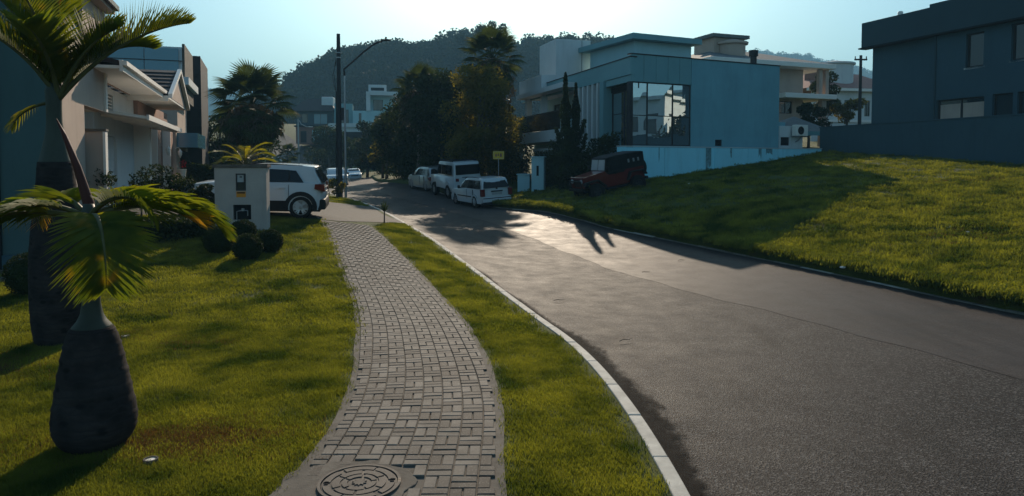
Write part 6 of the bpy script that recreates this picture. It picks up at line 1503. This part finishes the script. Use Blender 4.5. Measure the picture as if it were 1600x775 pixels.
# ================================================================= POLES AND SIGN
x, y = p(531, 37), 37.0; zb = G(x, y)
up = thing('utility_pole', 'thick dark concrete utility pole at the kerb rising above the street', 'utility pole', (x, y, zb))
H1 = HCAM+(257-55)/F*37-zb
mb = MB(); mb.tube([(0, 0, -.3), (0, 0, H1)], [.15, .095], 12); mb.build('pole', M['dark_metal'], up, smooth=40)
for zz in (H1-1.0, H1-1.25):
    mb = MB(); mb.disc((0, 0), .10, .125, 0, 2*pi, zz, zz+.05, 12); mb.build('clamp', M['grey_metal'], up)
for sg in (-1, 1):
    mb = MB(); mb.tube([(sg*.1, 0, H1-1.0), (sg*.17, 0, H1-1.0), (sg*.17, 0, H1-.92)], .02, 6); mb.build('insulator', M['grey_metal'], up)
mb = MB(); mb.box(.12, .28, -.1, .1, 4.1, 4.75); mb.build('junction_box', M['dark_metal'], up)
mb = MB(); mb.tube([(-.13, .02, H1-1.2), (-.26, .02, H1-2.0), (-.16, .02, H1-3.0)], .012, 5); mb.tube([(-.1, .05, H1-1.3), (-.34, .02, H1-2.2), (-.2, .02, H1-2.9)], .01, 5); mb.build('cable_loop', M['trim'], up)
mb = MB(); mb.tube([(-.165, -.08, 0), (-.13, -.06, H1-3)], .028, 6); mb.build('conduit', M['trim'], up)
x2 = x+.34; sl_ = thing('street_lamp', 'slim street lamp with a long curved arm standing just right of the thick utility pole', 'street lamp', (x2, y-.15, G(x2, y)))
z2 = G(x2, y)
def zof(py_): return HCAM+(257-py_)/F*37-z2
def xof(px_): return (px_-800)/F*37-x2
mb = MB(); mb.tube([(0, 0, -.2), (0, 0, zof(120))], [.07, .045], 10); mb.build('pole', M['grey_metal'], sl_, smooth=40)
mb = MB(); mb.tube([(0, 0, zof(120)), (xof(540), 0, zof(110)), (xof(553), 0, zof(99)), (xof(570), 0, zof(84)), (xof(583), 0, zof(74)), (xof(592), 0, zof(69)), (xof(600), 0, zof(67))], .05, 8); mb.build('arm', M['dark_metal'], sl_, smooth=True)
mb = MB(); mb.box(xof(598), xof(612), -.12, .12, zof(66.5), zof(64.2)); mb.build('lamp_head', M['dark_metal'], sl_, bevel=.02)
mb = MB(); mb.tube([(xof(605.5), 0, zof(64)), (xof(605.5), 0, zof(60.5))], .05, 8); mb.build('photocell', M['dark_metal'], sl_)
# distant lamp post up the street
x, y = p(467, 66), 66; zb = G(x, y); l2_ = thing('street_lamp', 'distant slim street lamp with small curved arm left of the utility pole', 'street lamp', (x, y, zb))
zt_ = HCAM+(257-186)/F*66-zb
mb = MB(); mb.tube([(0, 0, -.2), (0, 0, zt_)], [.10, .06], 8); mb.build('pole', M['grey_metal'], l2_)
mb = MB(); mb.tube([(0, 0, zt_), (.3, 0, zt_-.5), (.8, 0, zt_-.75), (1.1, 0, zt_-.72)], .04, 6); mb.build('arm', M['grey_metal'], l2_)
mb = MB(); mb.box(1.0, 1.35, -.08, .08, zt_-.78, zt_-.70); mb.build('lamp_head', M['white'], l2_)
# pole with a cross arm beside the slate house
x, y = p(1341, 46), 46; zb = G(x, y); l3_ = thing('power_pole', 'thin dark power pole with cross arm against the left edge of the slate coloured house', 'utility pole', (x, y, zb)); zt_ = HCAM+(257-88)/F*46-zb
mb = MB(); mb.tube([(0, 0, -.2), (0, 0, zt_)], [.13, .09], 8); mb.build('pole', M['dark_metal'], l3_)
mb = MB(); mb.box(-.4, .4, -.05, .05, zt_-.32, zt_-.22); ca = mb.build('cross_arm', M['dark_metal'], l3_)
for sg in (-.36, 0, .36): mb = MB(); mb.tube([(sg, 0, zt_-.22), (sg, 0, zt_-.06)], .035, 6); mb.build('insulator', M['dark_metal'], ca)
# yellow sign
x, y = p(779, 38), 38.0; zb = G(x, y); ys_ = thing('yellow_sign', 'small yellow sign board on a thin post above the white station wagon', 'sign', (x, y, zb), .05)
zc = HCAM+(257-242.5)/F*38-zb
mb = MB(); mb.tube([(0, .03, -.1), (0, .03, zc-.2)], .02, 6); mb.build('post', M['grey_metal'], ys_)
mb = MB(); mb.box(-.30, .30, 0, .02, zc-.22, zc+.22); bd = mb.build('board', M['yellow'], ys_)
mb = MB(); mb.wall(-.27, .27, zc-.19, zc+.19, [(-.25, .25, zc-.17, zc+.17)], -.004, -.0005); mb.build('border_line', M['cream'], bd)
for (a, b, c, d) in ((-.18, -.08, -.08, .06), (-.05, .03, -.04, .08), (.07, .19, -.09, .09)):
    mb = MB(); mb.prismy([(a, zc+c), (b, zc+c), (b-.02, zc+d), ((a+b)/2, zc+d+.03), (a, zc+d-.02)], -.006, -.001); mb.build('sign_mark', M['brown_wall'], bd)

# ================================================================= HAZE
hz = MB(); hz.box(-2000, 2000, -700, 2700, -8, 300)
hm = bpy.data.materials.new('haze_air'); hm.use_nodes = True; ht = hm.node_tree; ht.nodes.clear()
ho = ht.nodes.new('ShaderNodeOutputMaterial'); pv = ht.nodes.new('ShaderNodeVolumePrincipled'); pv.inputs['Color'].default_value = (.30, .66, .95, 1); pv.inputs['Density'].default_value = .0006; pv.inputs['Anisotropy'].default_value = .1
ht.links.new(pv.outputs[0], ho.inputs['Volume'])
o = hz.build('haze', hm); tag(o, kind='stuff'); o.display_type = 'WIRE'
